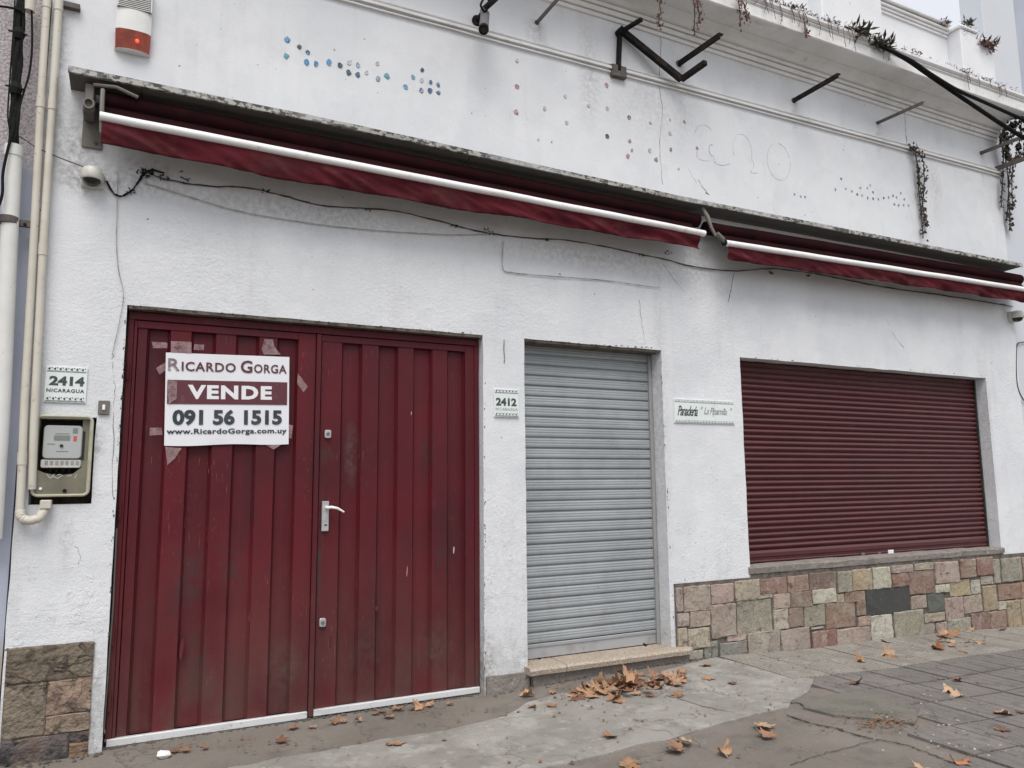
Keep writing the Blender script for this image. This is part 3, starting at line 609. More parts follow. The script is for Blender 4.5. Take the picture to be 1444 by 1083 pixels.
for (a, b, t, u, c) in ST:
    xc = Z0x + (a + b) / 2 * ZS; ym = Z0y + (t + u) / 2 * ZS
    x0 = P(Z0x + a * ZS, ym).x; x1 = P(Z0x + b * ZS, ym).x; z1 = P(xc, Z0y + t * ZS).z; z0 = P(xc, Z0y + u * ZS).z
    x0 = max(x0, P(953, 880).x); x1 = min(x1, XR)
    if x1 - x0 < .02: continue
    if z0 < gz(x0, 0) + .07: z0 = gz(x0, 0) - .05
    z1 = min(z1, SILLZ - .06)
    stone(x0, x1, z0, z1, -.006, ru(.012, .028), C[c], RB, M_SLATE if c in ('sl', 'sg') else M_STONE)
LB = thing('stone_facing', 'dark mossy stone facing at the foot of the pier left of the maroon gate', 'stone facing', (-.33, 0, -.1))
lx0, lx1 = XL + .012, P(133, 920).x
m = MB(); m.box(lx0, lx1 - .004, -.006, .02, -.4, .615); m.build('mortar', M_MORT, LB)
lz1, lz2 = P(100, 957).z, P(60, 1037).z; lxm = P(65, 1000).x
for (a, b, c, d, col) in ((lx0, lx1, lz1, .62, (.15, .12, .09)), (lx0, lxm, lz2, lz1, (.205, .165, .13)), (lxm, lx1, lz2 + .10, lz1, (.265, .19, .145)), (lxm, lx1, lz2, lz2 + .10, (.245, .18, .135)), (lx0, lx1 - .10, -.15, lz2, (.085, .072, .072)), (lx1 - .10, lx1, -.15, lz2 - .06, (.20, .13, .085)), (lx1 - .10, lx1, lz2 - .06, lz2, (.085, .072, .072))):
    stone(a, b, c, d, -.004, ru(.008, .014), col, LB, M_STONEL, .004, .0015)

# ------------------------------------------------------------------ neighbours
NL = MB(); NL.box(-9, XL - .012, .035, 7, -.3, 8); o = NL.build('neighbouring_wall', M_NBRL, base=(-4, .03, -.3)); props(o, 'blue-grey neighbouring house wall at far left with pinkish roughcast above', 'wall')
NR = thing('neighbouring_building', 'tall pale blue-grey building rising beyond the right end of the shop', 'building', (12, 0, -.4))
x2 = P(1431, 20, .02).x
m = MB(); m.box(XR + .012, x2, .02, .30, -.4, 11); m.build('pilaster', M_PRIDE, NR, bevel=.01)
m = MB(); m.box(x2 + .004, 24, .12, .55, -.4, 11); m.build('wall', M_NBR, NR)

# ------------------------------------------------------------------ canopy slab
def slabz(x):
    for (a, za), (b, zb) in zip(((-1, 3.948), (1.3, 3.944), (4.1, 3.900)), ((1.3, 3.944), (4.1, 3.900), (9.2, 3.915))):
        if x <= b: return za + (zb - za) * (x - a) / (b - a)
    return 3.915
CS = thing('canopy_slab', 'thin weathered concrete ledge running above both maroon awnings', 'canopy', (4.3, 0, 3.9))
def sfn(q): q.z += slabz(q.x) + .0025 * mn.noise((q.x * 2.5, 0, q.y * 4)); q.y += .003 * mn.noise((q.x * 3, 1, 1)); return q
sx0 = P(96, 95, -.22).x; sx1 = P(1442, 374, -.22).x
seams = [sx0] + [P(x, y, -.2).x for x, y in ((200, 125), (665, 228), (1005, 300), (1235, 345))] + [sx1]
for a, b in zip(seams, seams[1:]):
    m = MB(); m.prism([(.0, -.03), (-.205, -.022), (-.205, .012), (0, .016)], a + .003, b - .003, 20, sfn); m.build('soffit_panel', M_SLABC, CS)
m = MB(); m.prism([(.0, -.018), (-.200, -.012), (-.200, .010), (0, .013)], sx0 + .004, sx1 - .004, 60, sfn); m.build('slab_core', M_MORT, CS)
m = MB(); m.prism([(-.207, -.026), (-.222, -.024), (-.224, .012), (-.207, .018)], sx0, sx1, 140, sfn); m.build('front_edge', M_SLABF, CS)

# ------------------------------------------------------------------ awnings
def awning(label, bl, br, zl, zr, vl, vr, zbot, rol, seedv):
    r = thing('awning', label, 'awning', ((bl + br) / 2, -.2, 3.4), 'rolled-up maroon awnings')
    barz = lambda x: zl + (zr - zl) * (x - bl) / (br - bl)
    m = MB(); m.tube([(bl + (br - bl) * i / 24, -.262 + .003 * mn.noise((i * .5, seedv, 0)), barz(bl + (br - bl) * i / 24) + .003 * mn.noise((i * .4, 0, seedv))) for i in range(25)], .027, 14)
    m.build('front_bar', M_WHT, r, smooth=True)
    m = MB(); n = 90; prof = [(math.cos(a * math.pi / 8) * .058, math.sin(a * math.pi / 8) * .058) for a in range(16)]
    def rf(q):
        k = 1 + .06 * mn.noise((q.x * 3, q.y * 14, q.z * 14 + seedv)); return Vector((q.x, -.12 + q.y * k, barz(q.x) + .165 + q.z * k))
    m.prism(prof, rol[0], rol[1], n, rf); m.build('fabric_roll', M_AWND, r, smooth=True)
    # cloth from roll to bar, then the hanging valance
    def cloth(us, pt, name, nx=220):
        mb = MB(); vs = []; fs = []; k = len(us)
        for i in range(nx + 1):
            x = vl + (vr - vl) * i / nx
            for u in us: vs.append(pt(x, u))
        for i in range(nx):
            for j in range(k - 1): a = i * k + j; fs.append((a, a + 1, a + k + 1, a + k))
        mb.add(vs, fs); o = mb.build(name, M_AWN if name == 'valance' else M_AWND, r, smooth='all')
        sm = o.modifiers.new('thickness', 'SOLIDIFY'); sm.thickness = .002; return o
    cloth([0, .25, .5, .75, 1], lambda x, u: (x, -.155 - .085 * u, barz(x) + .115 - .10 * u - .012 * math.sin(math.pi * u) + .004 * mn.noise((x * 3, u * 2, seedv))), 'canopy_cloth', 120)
    def val(x, u):
        zt = barz(x) - .012; zb = zbot(x) + .007 * mn.noise((x * 1.8, 0, seedv)) + .004 * math.sin(x * 5.1 + seedv)
        z = zt + (zb - zt) * u
        d = x * 9 + u * 1.6 + 1.2 * mn.noise((x * .9, u, seedv))
        w_ = abs(mn.noise((x * 5.5 - u * 1.5, u * .8, seedv + 9)))
        y = -.262 + (.014 * math.sin(d) * u + .042 * mn.noise((x * 2.6 - u * 1.3, u * 1.2, seedv)) * u + .030 * (w_ - .2) * min(1, u * 2) + .008 * mn.noise((x * 14 - u * 5, u * 2, seedv + 4)) * min(1, u * 3)) + .018 * u
        return (x, y, z)
    cloth([i / 10 for i in range(11)], val, 'valance', 320)
    return r
aL = P(141, 158, -.262); aR = P(993, 325, -.262); bL = P(1022, 341, -.262)
awning('long maroon awning rolled up above the gate and grey shutter', aL.x, aR.x, 3.665, 3.598, P(143, 180, -.262).x, P(988, 340, -.262).x, lambda x: 3.50 - .030 * math.sin(min(1, max(0, x / 1.6)) * math.pi / 2) - .008 * x / 4, (aL.x - .01, 4.36), 1.0)
awning('shorter maroon awning rolled up above the maroon window shutter', bL.x, 9.10, 3.547, 3.607, P(1027, 350, -.262).x, 9.06, lambda x: 3.405 + (x - 4.5) * .0135, (4.44, 9.11), 5.3)
# end bracket and centre bracket
BK = thing('awning_bracket', 'grimy metal end bracket at the left end of the long awning', 'bracket', (-.33, 0, 3.6), 'awning mounting brackets')
a = P(133, 150, -.01)
m = MB(); m.box(a.x - .055, a.x + .055, -.014, 0, 3.56, 3.86); m.build('wall_plate', M_BRK, BK, bevel=.004)
m = MB(); m.box(a.x - .045, a.x + .005, -.17, -.014, 3.80, 3.90); m.build('arm', M_BRK, BK, bevel=.006)
m = MB()
for k_ in range(14):
    a0_, a1_ = k_ * math.pi / 7, (k_ + 1) * math.pi / 7
    m.bar((a.x - .02 + .026 * math.cos(a0_), -.185, 3.765 + .030 * math.sin(a0_)), (a.x - .02 + .026 * math.cos(a1_), -.185, 3.765 + .030 * math.sin(a1_)), .02, .011)
m.build('roller_collar', M_BRK, BK)
m = MB(); m.box(a.x - .050, a.x + .012, -.178, -.02, 3.72, 3.80); m.build('collar_block', M_IRONG, BK, bevel=.008)
for z_ in (3.60, 3.83):
    m = MB(); m.tube([(a.x + .02, -.012, z_), (a.x + .02, -.026, z_)], .012, 6); m.build('bolt', M_IRONG, BK)
m = MB(); m.tube([(a.x + .05, -.20, 3.86), (a.x + .052, -.235, 3.78), (a.x + .055, -.25, 3.66), (a.x + .06, -.245, 3.57)], .013, 8); m.bar((a.x + .07, -.245, 3.68), (a.x + .07, -.245, 3.55), .02, .03); m.build('folding_arm', M_BRK, BK, smooth=True)
m = MB(); m.tube([(a.x + .0, -.19, 3.885), (a.x + .12, -.2, 3.893), (a.x + .24, -.19, 3.86)], .012, 8); m.build('hook', M_BRK, BK, smooth=True)
BK = thing('awning_bracket', 'metal knuckle bracket hanging between the two awnings', 'bracket', (4.42, -.1, 3.6), 'awning mounting brackets')
c = P(998, 315, -.2)
m = MB(); m.tube([(c.x - .03, -.17, 3.87), (c.x, -.2, 3.78), (c.x + .02, -.22, 3.68), (c.x + .05, -.24, 3.6)], [.018, .021, .015, .014], 10); m.build('arm', M_BRK, BK, smooth=True)
m = MB(); m.tube([(c.x + .05, -.25, 3.62), (c.x + .12, -.255, 3.575), (bL.x - .005, -.258, 3.55)], [.024, .020, .014], 10); m.build('knuckle', M_BRK, BK, smooth=True)
m = MB(); m.tube([(bL.x - .012, -.262, 3.547), (bL.x + .004, -.262, 3.547)], .029, 12); m.build('end_cap', M_IRON, BK, smooth=True)

# ------------------------------------------------------------------ garage gate
GT = thing('garage_gate', 'tall maroon double gate of ribbed sheet metal with white bottom strip', 'gate', ((DX0 + DX1) / 2, .1, 0))
gx0, gx1 = P(180, 465, .08).x, DX1 - .012
YV, YR = .112, .078
m = MB(); m.box(DX0 + .012, gx1 + .004, .065, .125, TOPZ - .075, TOPZ - .026); m.box(DX0 + .012, gx0 + .035, .065, .125, .03, TOPZ - .075); m.box(gx1 - .03, gx1 + .004, .065, .125, .03, TOPZ - .075); m.build('gate_frame', M_GATE, GT, bevel=.003)
px = lambda x, y=465: P(x, y, .1).x
LV = [px(x / 3.008) for x in (630, 722, 816, 914, 1006, 1097, 1180, 1265, 1340)]
RV = [px(480 + x / 3.008, 475) for x in (-90, -20, 8, 88, 163, 240, 310, 384, 452, 522, 560)]
ZB, ZT = .045, TOPZ - .125
def leaf(x0, x1, edges, first_valley, label):
    L = MB()
    L.box(x0, edges[0], .070, .105, ZB, ZT + .045); L.box(edges[-1], x1, .070, .105, ZB, ZT + .045); L.box(edges[0], edges[-1], .071, .1055, ZT, ZT + .045)
    lo = L.build('gate_leaf', M_GATE, GT, bevel=.002); props(lo, label)
    val = first_valley; s = .012
    for i, (a, b) in enumerate(zip(edges, edges[1:])):
        mb = MB(); tw = .0035 * (rnd() - .5)
        if val: prof = [(a - s * .3, YR + .004), (a + s, YV), ((a + b) / 2, YV - .003), (b - s, YV), (b + s * .3, YR + .004)]
        else: prof = [(a + s * .3, YR + .006), (a + s * .5, YR), (b - s * .5, YR), (b - s * .3, YR + .006)]
        R = []; nz = 26
        for k in range(nz + 1):
            z = ZB + (ZT - ZB) * k / nz
            R.append([Vector((x, y + .003 * mn.noise((x * 4, z * 2.2, i)) + tw, z)) for x, y in prof])
        mb.loft(R, cap=False, closed=False)
        po = mb.build('ribbed_panel', M_GATE, lo, smooth=False)
        val = not val
    if first_valley is not None:
        pass
    return lo
xm = px(441, 700)
lf = leaf(gx0 + .037, xm - .008, [gx0 + .055] + LV[:-1], False, 'left gate leaf carrying the for-sale board')
rf_ = leaf(xm + .006, gx1 - .032, [xm + .03] + RV[2:-1], False, 'right gate leaf with handle and two key locks')
m = MB(); m.box(xm - .006, xm + .026, .050, .072, .01, ZT + .045); m.build('astragal', M_GATE, GT, bevel=.003)
m = MB(); m.box(gx0 + .01, xm - .012, .052, .085, .004, .046); m.build('bottom_strip', M_ALU, GT, bevel=.003)
m = MB(); m.box(xm + .028, gx1 + .0, .052, .085, .010, .050); m.build('bottom_strip', M_ALU, GT, bevel=.003)
# handle plate, lever and locks (parts of the right leaf)
hp = P(459, 728, .055)
m = MB(); m.box(hp.x - .024, hp.x + .024, .056, .071, hp.z - .10, hp.z + .10); m.build('handle_plate', M_HND, rf_, bevel=.004)
h0 = P(461, 716, .05)
m = MB(); m.tube([(h0.x, .06, h0.z), (h0.x + .002, .02, h0.z), (h0.x + .02, .008, h0.z + .004), (h0.x + .06, .004, h0.z - .004), (h0.x + .105, .006, h0.z - .03)], [.012, .011, .010, .009, .006], 10); m.build('handle', M_WHT, rf_, smooth=True)
m = MB(); m.box(hp.x - .008, hp.x + .012, .053, .057, hp.z - .062, hp.z - .054); m.build('keyhole', M_DARK, rf_)
for (x, y) in ((462.5, 612), (455, 878)):
    q = P(x, y, .06)
    m = MB(); m.rrect(q.x - .022, q.x + .022, q.z - .028, q.z + .028, .012, .056, .072); m.build('key_lock', M_HND, rf_, bevel=.003)
    m = MB(); m.tube([(q.x, .058, q.z), (q.x, .048, q.z)], .012, 10); m.build('lock_cylinder', M_BRK, rf_)
# drip marks, chips
for (x, y, l, w_, col) in ((256, 915, .13, .022, (.10, .008, .012)), (531, 858, .035, .02, (.10, .008, .012)), (574, 806, .07, .006, (.35, .22, .2)), (640, 776, .05, .007, (.5, .42, .4)), (580, 583, .03, .005, (.4, .3, .28)), (466, 905, .07, .010, (.07, .006, .01)), (617, 797, .05, .016, (.03, .022, .02))):
    q = P(x, y, YR - .004); yy = YR - .006
    m = MB(); m.poly([Vector((q.x + w_ / 2 * math.cos(a) + (.3 * l * math.sin(a) * .1), yy, q.z + l / 2 * math.sin(a))) for a in [i * math.pi / 6 for i in range(12)]], .012, Vector((0, 1, 0)))
    mt = bpy.data.materials.get('spot%s' % (col,)) or mat('spot%s' % (col,), col, rough=.5)
    mt.name = 'paint_mark'; m.build('paint_mark', mt, lf if x < 440 else rf_)
# left side rusty gap strip & hinge bits
m = MB(); m.box(DX0 + .001, gx0 + .012, .10, .125, 0, TOPZ - .03); m.build('rusty_jamb', M_RUST, GT)
for z in (.25, .62, 1.35, 2.2):
    m = MB(); m.tube([(gx0 + .014, .055, z - .05), (gx0 + .014, .055, z + .05)], .009, 8); m.build('hinge', M_GATE, GT, smooth=True)
m = MB(); m.tube([(gx0 - .006, .05, .10), (gx0 + .006, .048, .8), (gx0 + .002, .05, 1.25)], .005, 6); m.build('edge_wire', M_TAPE if False else M_BRK, GT)

# ------------------------------------------------------------------ for-sale board with tape
S = [P(234, 497, .066), P(408, 503.5, .066), P(407, 626, .066), P(231.5, 628.5, .066)]
FS = thing('for_sale_sign', 'white and maroon for-sale board taped to the left gate leaf', 'sign', ((S[0] + S[2]) / 2))
def sf(u, v, y=.0):   # v downwards
    p = (S[0].lerp(S[1], u)).lerp(S[3].lerp(S[2], u), v)
    return Vector((p.x, .066 - y + .0012 * math.sin(u * 5 + v * 2), p.z))
mb = MB(); n = 16; vs = []; fs = []
for j in range(n + 1):
    for i in range(n + 1): vs.append(sf(i / n, j / n) + Vector((0, 0, (-.004 * math.sin(i / n * 9) if j == n else 0))))
for j in range(n):
    for i in range(n): a = j * (n + 1) + i; fs.append((a, a + 1, a + n + 2, a + n + 1))
mb.add(vs, fs); o = mb.build('board', M_SIGN, FS); sm = o.modifiers.new('thickness', 'SOLIDIFY'); sm.thickness = .003; sm.offset = -1
o.data.flip_normals() if False else None
def flat_grid(u0, u1, v0, v1, y, nu=10, nv=3):
    mb = MB(); vs = [sf(u0 + (u1 - u0) * i / nu, v0 + (v1 - v0) * j / nv, y) for j in range(nv + 1) for i in range(nu + 1)]
    mb.add(vs, [(j * (nu + 1) + i, j * (nu + 1) + i + 1, (j + 1) * (nu + 1) + i + 1, (j + 1) * (nu + 1) + i) for j in range(nv) for i in range(nu)]); return mb
flat_grid(.015, .983, .295, .555, .0033, 20, 3).build('maroon_band', M_SMAR, FS)
def st(txt, u0, u1, v0, v1, m, bold, y=.0039, space=1.0):
    mb = text_mb(txt, u0, u1, v1, v0, 0, bold, frame=lambda u, v: sf(u, v, y), space=space)
    if len(txt) > 12: return props(mb.build('web_address', m, FS), kind='stuff')
    par = list(range(len(mb.v)))
    def fd(i):
        while par[i] != i: par[i] = par[par[i]]; i = par[i]
        return i
    for f in mb.f:
        for i in f[1:]: par[fd(i)] = fd(f[0])
    isl = {}
    for f in mb.f: isl.setdefault(fd(f[0]), []).append(f)
    for fs in isl.values():
        ids = sorted({i for f in fs for i in f}); mp = {i: n for n, i in enumerate(ids)}
        q = MB(); q.add([mb.v[i] for i in ids], [tuple(mp[i] for i in f) for f in fs]); q.build('letter', m, FS)
st('R', .018, .108, .062, .195, M_SFAD, .018); st('ICARDO', .122, .550, .093, .196, M_SMAR, .020, space=1.1)
st('G', .590, .687, .058, .200, M_SMAR, .022); st('ORGA', .700, .977, .096, .196, M_SMAR, .020, space=1.1)
st('VENDE', .172, .852, .345, .500, M_SWHT, .045, .0045, space=1.15)
st('091 56 1515', .058, .940, .612, .785, M_SBLU, .042); st('www.RicardoGorga.com.uy', .015, .982, .820, .895, M_SBLU, .030, space=1.08)
def tape(pts, y=.068):
    mb = MB(); mb.poly([P(a, b, y) for a, b in pts], .0006, Vector((0, 1, 0))); mb.build('tape_strip', M_TAPE, FS)
tape([(214, 482), (236, 483), (236, 491), (216, 491)]); tape([(241, 481), (270, 482), (270, 499), (241, 497)], .065); tape([(274, 485), (288, 486), (287, 494), (273, 493)])
tape([(220, 519), (233, 511), (234, 522), (225, 528)]); tape([(373, 478), (385, 479), (387, 489), (396, 500), (372, 500), (369, 492)]); tape([(420, 526), (434, 545), (428, 553), (419, 541)])
tape([(211, 603), (228, 603), (229, 613), (211, 614)]); tape([(406, 598), (413, 600), (411, 618), (405, 617)]); tape([(233, 630), (256, 632), (248, 645), (236, 656)], .067); tape([(376, 628), (398, 626), (386, 634)], .067); tape([(236, 536), (250, 537), (249, 562), (238, 570)], .057)

# ------------------------------------------------------------------ grey roller shutter
GS = thing('roller_shutter', 'closed light grey roller shutter of curved slats above granite step', 'roller shutter', ((SX0 + SX1) / 2, .17, STEPZ))
rx1 = P(917, 600, .15).x
def slat_mesh(name, x0, x1, h, m, parent, shape, y, z):
    prof = [(y - d, z + h * t) for t, d in shape] + [(y + .016, z + h), (y + .016, z)]
    mb = MB(); mb.prism(prof, x0, x1, 1); return mb.build(name, m, parent, smooth=True)
NS = 28; z0 = STEPZ + .115; H = (TOPZ - .005 - z0) / NS
s0 = slat_mesh('slat', SX0 - .005, rx1 - .012, H, M_GSHUT, GS, [(0, 0), (.05, .003), (.07, .010), (.20, .0125), (.36, .0125), (.40, .0105), (.44, .0125), (.60, .0120), (.64, .0095), (.68, .0115), (.82, .010), (.89, .004), (.91, -.008), (1, -.008)], .165, z0)
for i in range(1, NS): inst(s0, 'slat', (0, ru(-.003, .003), H * i + ru(-.0015, .0015)), GS).rotation_euler = (0, ru(-.0012, .0012), ru(-.0015, .0015))
m = MB(); m.box(SX0 + .004, rx1 - .014, .150, .172, STEPZ + .006, z0 - .004); m.build('bottom_bar', M_GBAR, GS, bevel=.003)
m = MB(); m.box(SX0 + .004, rx1 - .014, .143, .150, z0 - .028, z0 - .006); m.build('bottom_flange', M_GSHUT, GS, bevel=.002)
for a, b in ((rx1 - .012, rx1 + .018), (rx1 + .022, rx1 + .045)):
    m = MB(); m.box(a, b, .135 + (a - rx1) * .3, .195, STEPZ + .002, TOPZ - .022); m.build('guide_rail', M_GRAIL, GS, bevel=.003)
for x, y in ((859 / 3.8 + 700 - 163, 0),):
    pass
for (x, y) in ((764, 932), (912, 911)):
    q = P(x, y, .13); m = MB(); m.add([(q.x - .02, .15, q.z + .025), (q.x - .02, .10, q.z - .005), (q.x + .045, .15, q.z - .008), (q.x - .02, .15, q.z - .01)], [(0, 1, 2), (0, 2, 3), (0, 3, 1), (1, 3, 2)]); m.build('lock_lug', M_IRON, GS)

# ------------------------------------------------------------------ maroon window shutter
WS = thing('window_shutter', 'closed maroon roller shutter of fine slats across the wide shop window', 'roller shutter', ((WX0 + WX1) / 2, .13, SILLZ))
wx1 = P(1372, 560, .14).x + .0
NW = 33; z0 = SILLZ + .125; H = (TOPZ - .01 - z0) / NW
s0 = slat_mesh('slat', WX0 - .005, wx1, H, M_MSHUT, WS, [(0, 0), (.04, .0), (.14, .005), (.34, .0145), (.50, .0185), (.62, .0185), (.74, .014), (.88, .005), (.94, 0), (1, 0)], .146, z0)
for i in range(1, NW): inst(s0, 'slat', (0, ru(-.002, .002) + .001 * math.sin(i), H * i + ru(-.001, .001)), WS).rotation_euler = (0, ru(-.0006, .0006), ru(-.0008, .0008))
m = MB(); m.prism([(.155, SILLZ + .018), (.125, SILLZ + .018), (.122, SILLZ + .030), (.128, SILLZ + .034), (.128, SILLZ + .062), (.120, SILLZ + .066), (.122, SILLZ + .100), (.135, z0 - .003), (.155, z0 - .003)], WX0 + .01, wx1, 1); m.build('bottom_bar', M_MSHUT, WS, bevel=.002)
m = MB(); m.box(wx1 + .001, wx1 + .022, .115, .165, SILLZ + .01, TOPZ - .01); m.build('guide_rail', M_DARK, WS)
m = MB(); m.box(wx1 + .022, WX1 - .002, .155, .169, SILLZ + .01, TOPZ - .004); m.build('jamb_strip', M_PARA, WS)
for (x, y, s_) in ((1256, 778, .04), (1217, 782, .025), (1240, 781, .02)):
    q = P(x, y, .118); m = MB(); m.box(q.x - s_, q.x + s_, .112, .122, q.z - .018, q.z + .018); m.build('lock_plate', M_SIGN if s_ > .03 else M_BRK, WS, bevel=.003)
for (x, y) in ((1067, 805), (1125, 800), (1213, 795)):
    q = P(x, y, .08); m = MB(); m.poly([(q.x - .05, .09, q.z + .01), (q.x + .05, .08, q.z + .013), (q.x + .03, .03, q.z - .002), (q.x - .03, .035, q.z)], .012); m.build('cement_lump', M_SILL, BLD)

# ------------------------------------------------------------------ tiles with house numbers
def house_tile(label, x0, x1, z0, z1, num, sub, joint=None, ornate=True):
    r = thing('address_tile', label, 'tile sign', ((x0 + x1) / 2, 0, z0))
    if joint is None:
        m = MB(); m.box(x0, x1, -.011, .004, z0, z1); m.build('tile', M_TILE, r, bevel=.002)
    else:
        for a, b in ((x0, joint - .0008), (joint + .0008, x1)):
            m = MB(); m.box(a, b, -.011, .004, z0, z1); m.build('tile', M_TILE, r, bevel=.0015)
    W_, H_ = x1 - x0, z1 - z0; n = 7 if joint is None else 20; bh = .03 if joint is None else .026
    for zb in (z1 - bh - .004, z0 + .004):
        m = MB(); g = MB(); st_ = (W_ - .016) / n
        for i in range(n):
            cx = x0 + .008 + st_ * (i + .5); cz = zb + bh * .62; a = st_ * .42; b = bh * .30
            m.add([(cx - a, -.0118, cz), (cx, -.0118, cz - b), (cx + a * .2, -.0118, cz), (cx, -.0118, cz + b)], [(0, 1, 2, 3)])
            m.add([(cx + a * .3, -.0118, cz + b), (cx + a, -.0118, cz + b), (cx + a, -.0118, cz)], [(0, 1, 2)])
        g.add([(x0 + .006, -.0114, zb), (x1 - .006, -.0114, zb), (x1 - .006, -.0114, zb + bh * .3), (x0 + .006, -.0114, zb + bh * .3)], [(0, 1, 2, 3)])
        m.build('border_motif', M_INK if joint is None else M_FADED, r); g.build('border_line', M_GINK, r)
    return r
q0, q1 = P(65, 516), P(121, 569)
r = house_tile('white 2414 address tile above the electricity meter box', q0.x, q1.x, q1.z, q0.z, '2414', 'NICARAGUA')
W_, H_ = q1.x - q0.x, q0.z - q1.z
text_mb('2414', q0.x + .10 * W_, q1.x - .06 * W_, q1.z + .47 * H_, q1.z + .73 * H_, -.0125, .045).build('lettering', M_INK, r)
text_mb('NICARAGUA', q0.x + .05 * W_, q1.x - .05 * W_, q1.z + .28 * H_, q1.z + .38 * H_, -.0125, .03, space=1.15).build('lettering', M_INK, r)
q0, q1 = P(696, 548), P(731, 589)
r = house_tile('white 2412 address tile on the pier between gate and grey shutter', q0.x, q1.x, q1.z, q0.z, '2412', 'NICARAGUA')
W_, H_ = q1.x - q0.x, q0.z - q1.z
text_mb('2412', q0.x + .06 * W_, q1.x - .10 * W_, q1.z + .40 * H_, q1.z + .68 * H_, -.0125, .045).build('lettering', M_INK, r)
text_mb('NICARAGUA', q0.x + .05 * W_, q1.x - .05 * W_, q1.z + .23 * H_, q1.z + .33 * H_, -.0125, .01, space=1.15).build('lettering', M_FADED, r)
q0, q1 = P(949, 562), P(1035, 599)
jx = P(1007, 580).x
r = house_tile('long two-tile bakery name plaque between grey shutter and window', q0.x, q1.x, q1.z, q0.z, '', '', jx)
W_, H_ = q1.x - q0.x, q0.z - q1.z
text_mb('Panadería', q0.x + .05 * W_, q0.x + .38 * W_, q1.z + .30 * H_, q1.z + .72 * H_, -.0125, .016, .45, space=.85).build('lettering', M_INK, r)
text_mb('"  La Pipamilia  "', q0.x + .43 * W_, q0.x + .965 * W_, q1.z + .30 * H_, q1.z + .70 * H_, -.0125, .006, .45, space=.85).build('lettering', M_FADED, r)

# ------------------------------------------------------------------ electricity meter
MT = thing('meter_box', 'olive framed electricity meter box set in a rusty hole', 'meter box', ((MX0 + MX1) / 2, 0, MZ0))
fx0, fx1, fz0, fz1 = P(47, 640).x, P(130, 640).x, 1.445, 1.912
m = MB(); m.box(MX0 - .01, MX1 + .01, .135, .15, MZ0 - .01, MZ1 + .01); m.build('rusty_back', M_RUST, MT)
m = MB(); m.box(MX0 + .012, MX1 - .012, .095, .13, MZ0 + .055, MZ1 - .01); m.build('back_box', M_DARK, MT)
def frame_ring(x0, x1, z0, z1, rad, r, y, name, m_):
    pts = []
    for (cx, cz, a0) in ((x1 - rad, z1 - rad, 0), (x0 + rad, z1 - rad, 90), (x0 + rad, z0 + rad, 180), (x1 - rad, z0 + rad, 270)):
        for k in range(5): a = math.radians(a0 + 90 * k / 4); pts.append(Vector((cx + rad * math.cos(a), y, cz + rad * math.sin(a))))
    pts.append(pts[0]); pts.append(pts[1]); mb = MB(); mb.tube(pts, r, 8, False); return mb.build(name, m_, MT, smooth=True)
frame_ring(fx0 + .008, fx1 - .008, fz0 + .006, fz1 - .006, .03, .0085, -.028, 'frame', M_FRMB)
m = MB()   # side walls of the housing
for a, b, c, d in ((fx0 + .012, fx0 + .020, fz0 + .03, fz1 - .01), (fx1 - .020, fx1 - .012, fz0 + .03, fz1 - .01)): m.box(a, b, -.026, .10, c, d)
m.box(fx0 + .02, fx1 - .02, -.026, .10, fz1 - .02, fz1 - .010); m.box(fx0 + .02, fx1 - .02, -.02, .10, fz0 + .008, fz0 + .016); m.build('housing', M_FRMB, MT)
ring = [(fx0 + .02, fz0 + .016), (fx1 - .02, fz0 + .016), (fx1 - .02, fz0 + .215), (fx1 - .034, fz0 + .20), (fx1 - .05, fz0 + .165), (fx1 - .09, fz0 + .130), (fx0 + .13, fz0 + .12), (fx0 + .06, fz0 + .135), (fx0 + .02, fz0 + .155)]
m = MB(); m.poly([Vector((x, -.024, z)) for x, z in ring], .006, Vector((0, 1, 0))); m.build('cover', M_COVB, MT)
m = MB(); m.box(fx1 - .058, fx1 - .021, .0, .006, fz0 + .17, fz1 - .022); m.build('cover_side', M_COVB, MT)
m = MB(); m.box(fx1 - .056, fx1 - .042, -.004, .0, fz0 + .21, fz1 - .09); m.build('slot', M_DARK, MT)
mx0, mx1 = P(61, 620, -.01).x, P(116, 620, -.01).x; mz1 = P(90, 600, -.01).z; mz0 = P(90, 647, -.01).z
m = MB(); m.rrect(mx0, mx1, mz0, mz1, .022, -.012, .09); mo = m.build('meter', M_METB, MT, bevel=.005, smooth=True)
cx = (mx0 + mx1) / 2
m = MB(); m.box(cx - .045, cx + .035, -.0145, -.012, mz1 - .085, mz1 - .058); m.build('display', M_LCD, mo)
m = MB(); m.tube([(cx - .005, -.012, mz1 - .118), (cx - .005, -.018, mz1 - .118)], .009, 10); m.build('sensor', M_DARK, mo)
m = MB(); m.box(mx1 - .045, mx1 - .028, -.0135, -.012, mz1 - .09, mz1 - .06); m.build('seal_print', M_RED, mo)
m = MB(); m.box(cx - .04, cx + .03, -.0135, -.012, mz1 - .050, mz1 - .046); m.box(mx0 + .02, mx0 + .06, -.0135, -.012, mz1 - .11, mz1 - .106); m.box(mx1 - .05, mx1 - .025, -.0135, -.012, mz1 - .045, mz1 - .015); m.box(cx - .03, cx + .03, -.0135, -.012, mz1 - .152, mz1 - .148); m.build('printed_lines', M_LCD, mo)
m = MB(); m.rrect(mx0 - .006, mx1 + .0, mz0 - .052, mz0 - .004, .01, -.004, .08); to = m.build('terminal_strip', M_CAM, MT, bevel=.003)
m = MB()
for i in range(7): xx = mx0 + .022 + i * (mx1 - mx0 - .04) / 6; m.box(xx - .008, xx + .008, -.007, -.004, mz0 - .034, mz0 - .012)
m.build('terminal_screws', M_GRAIL, to)
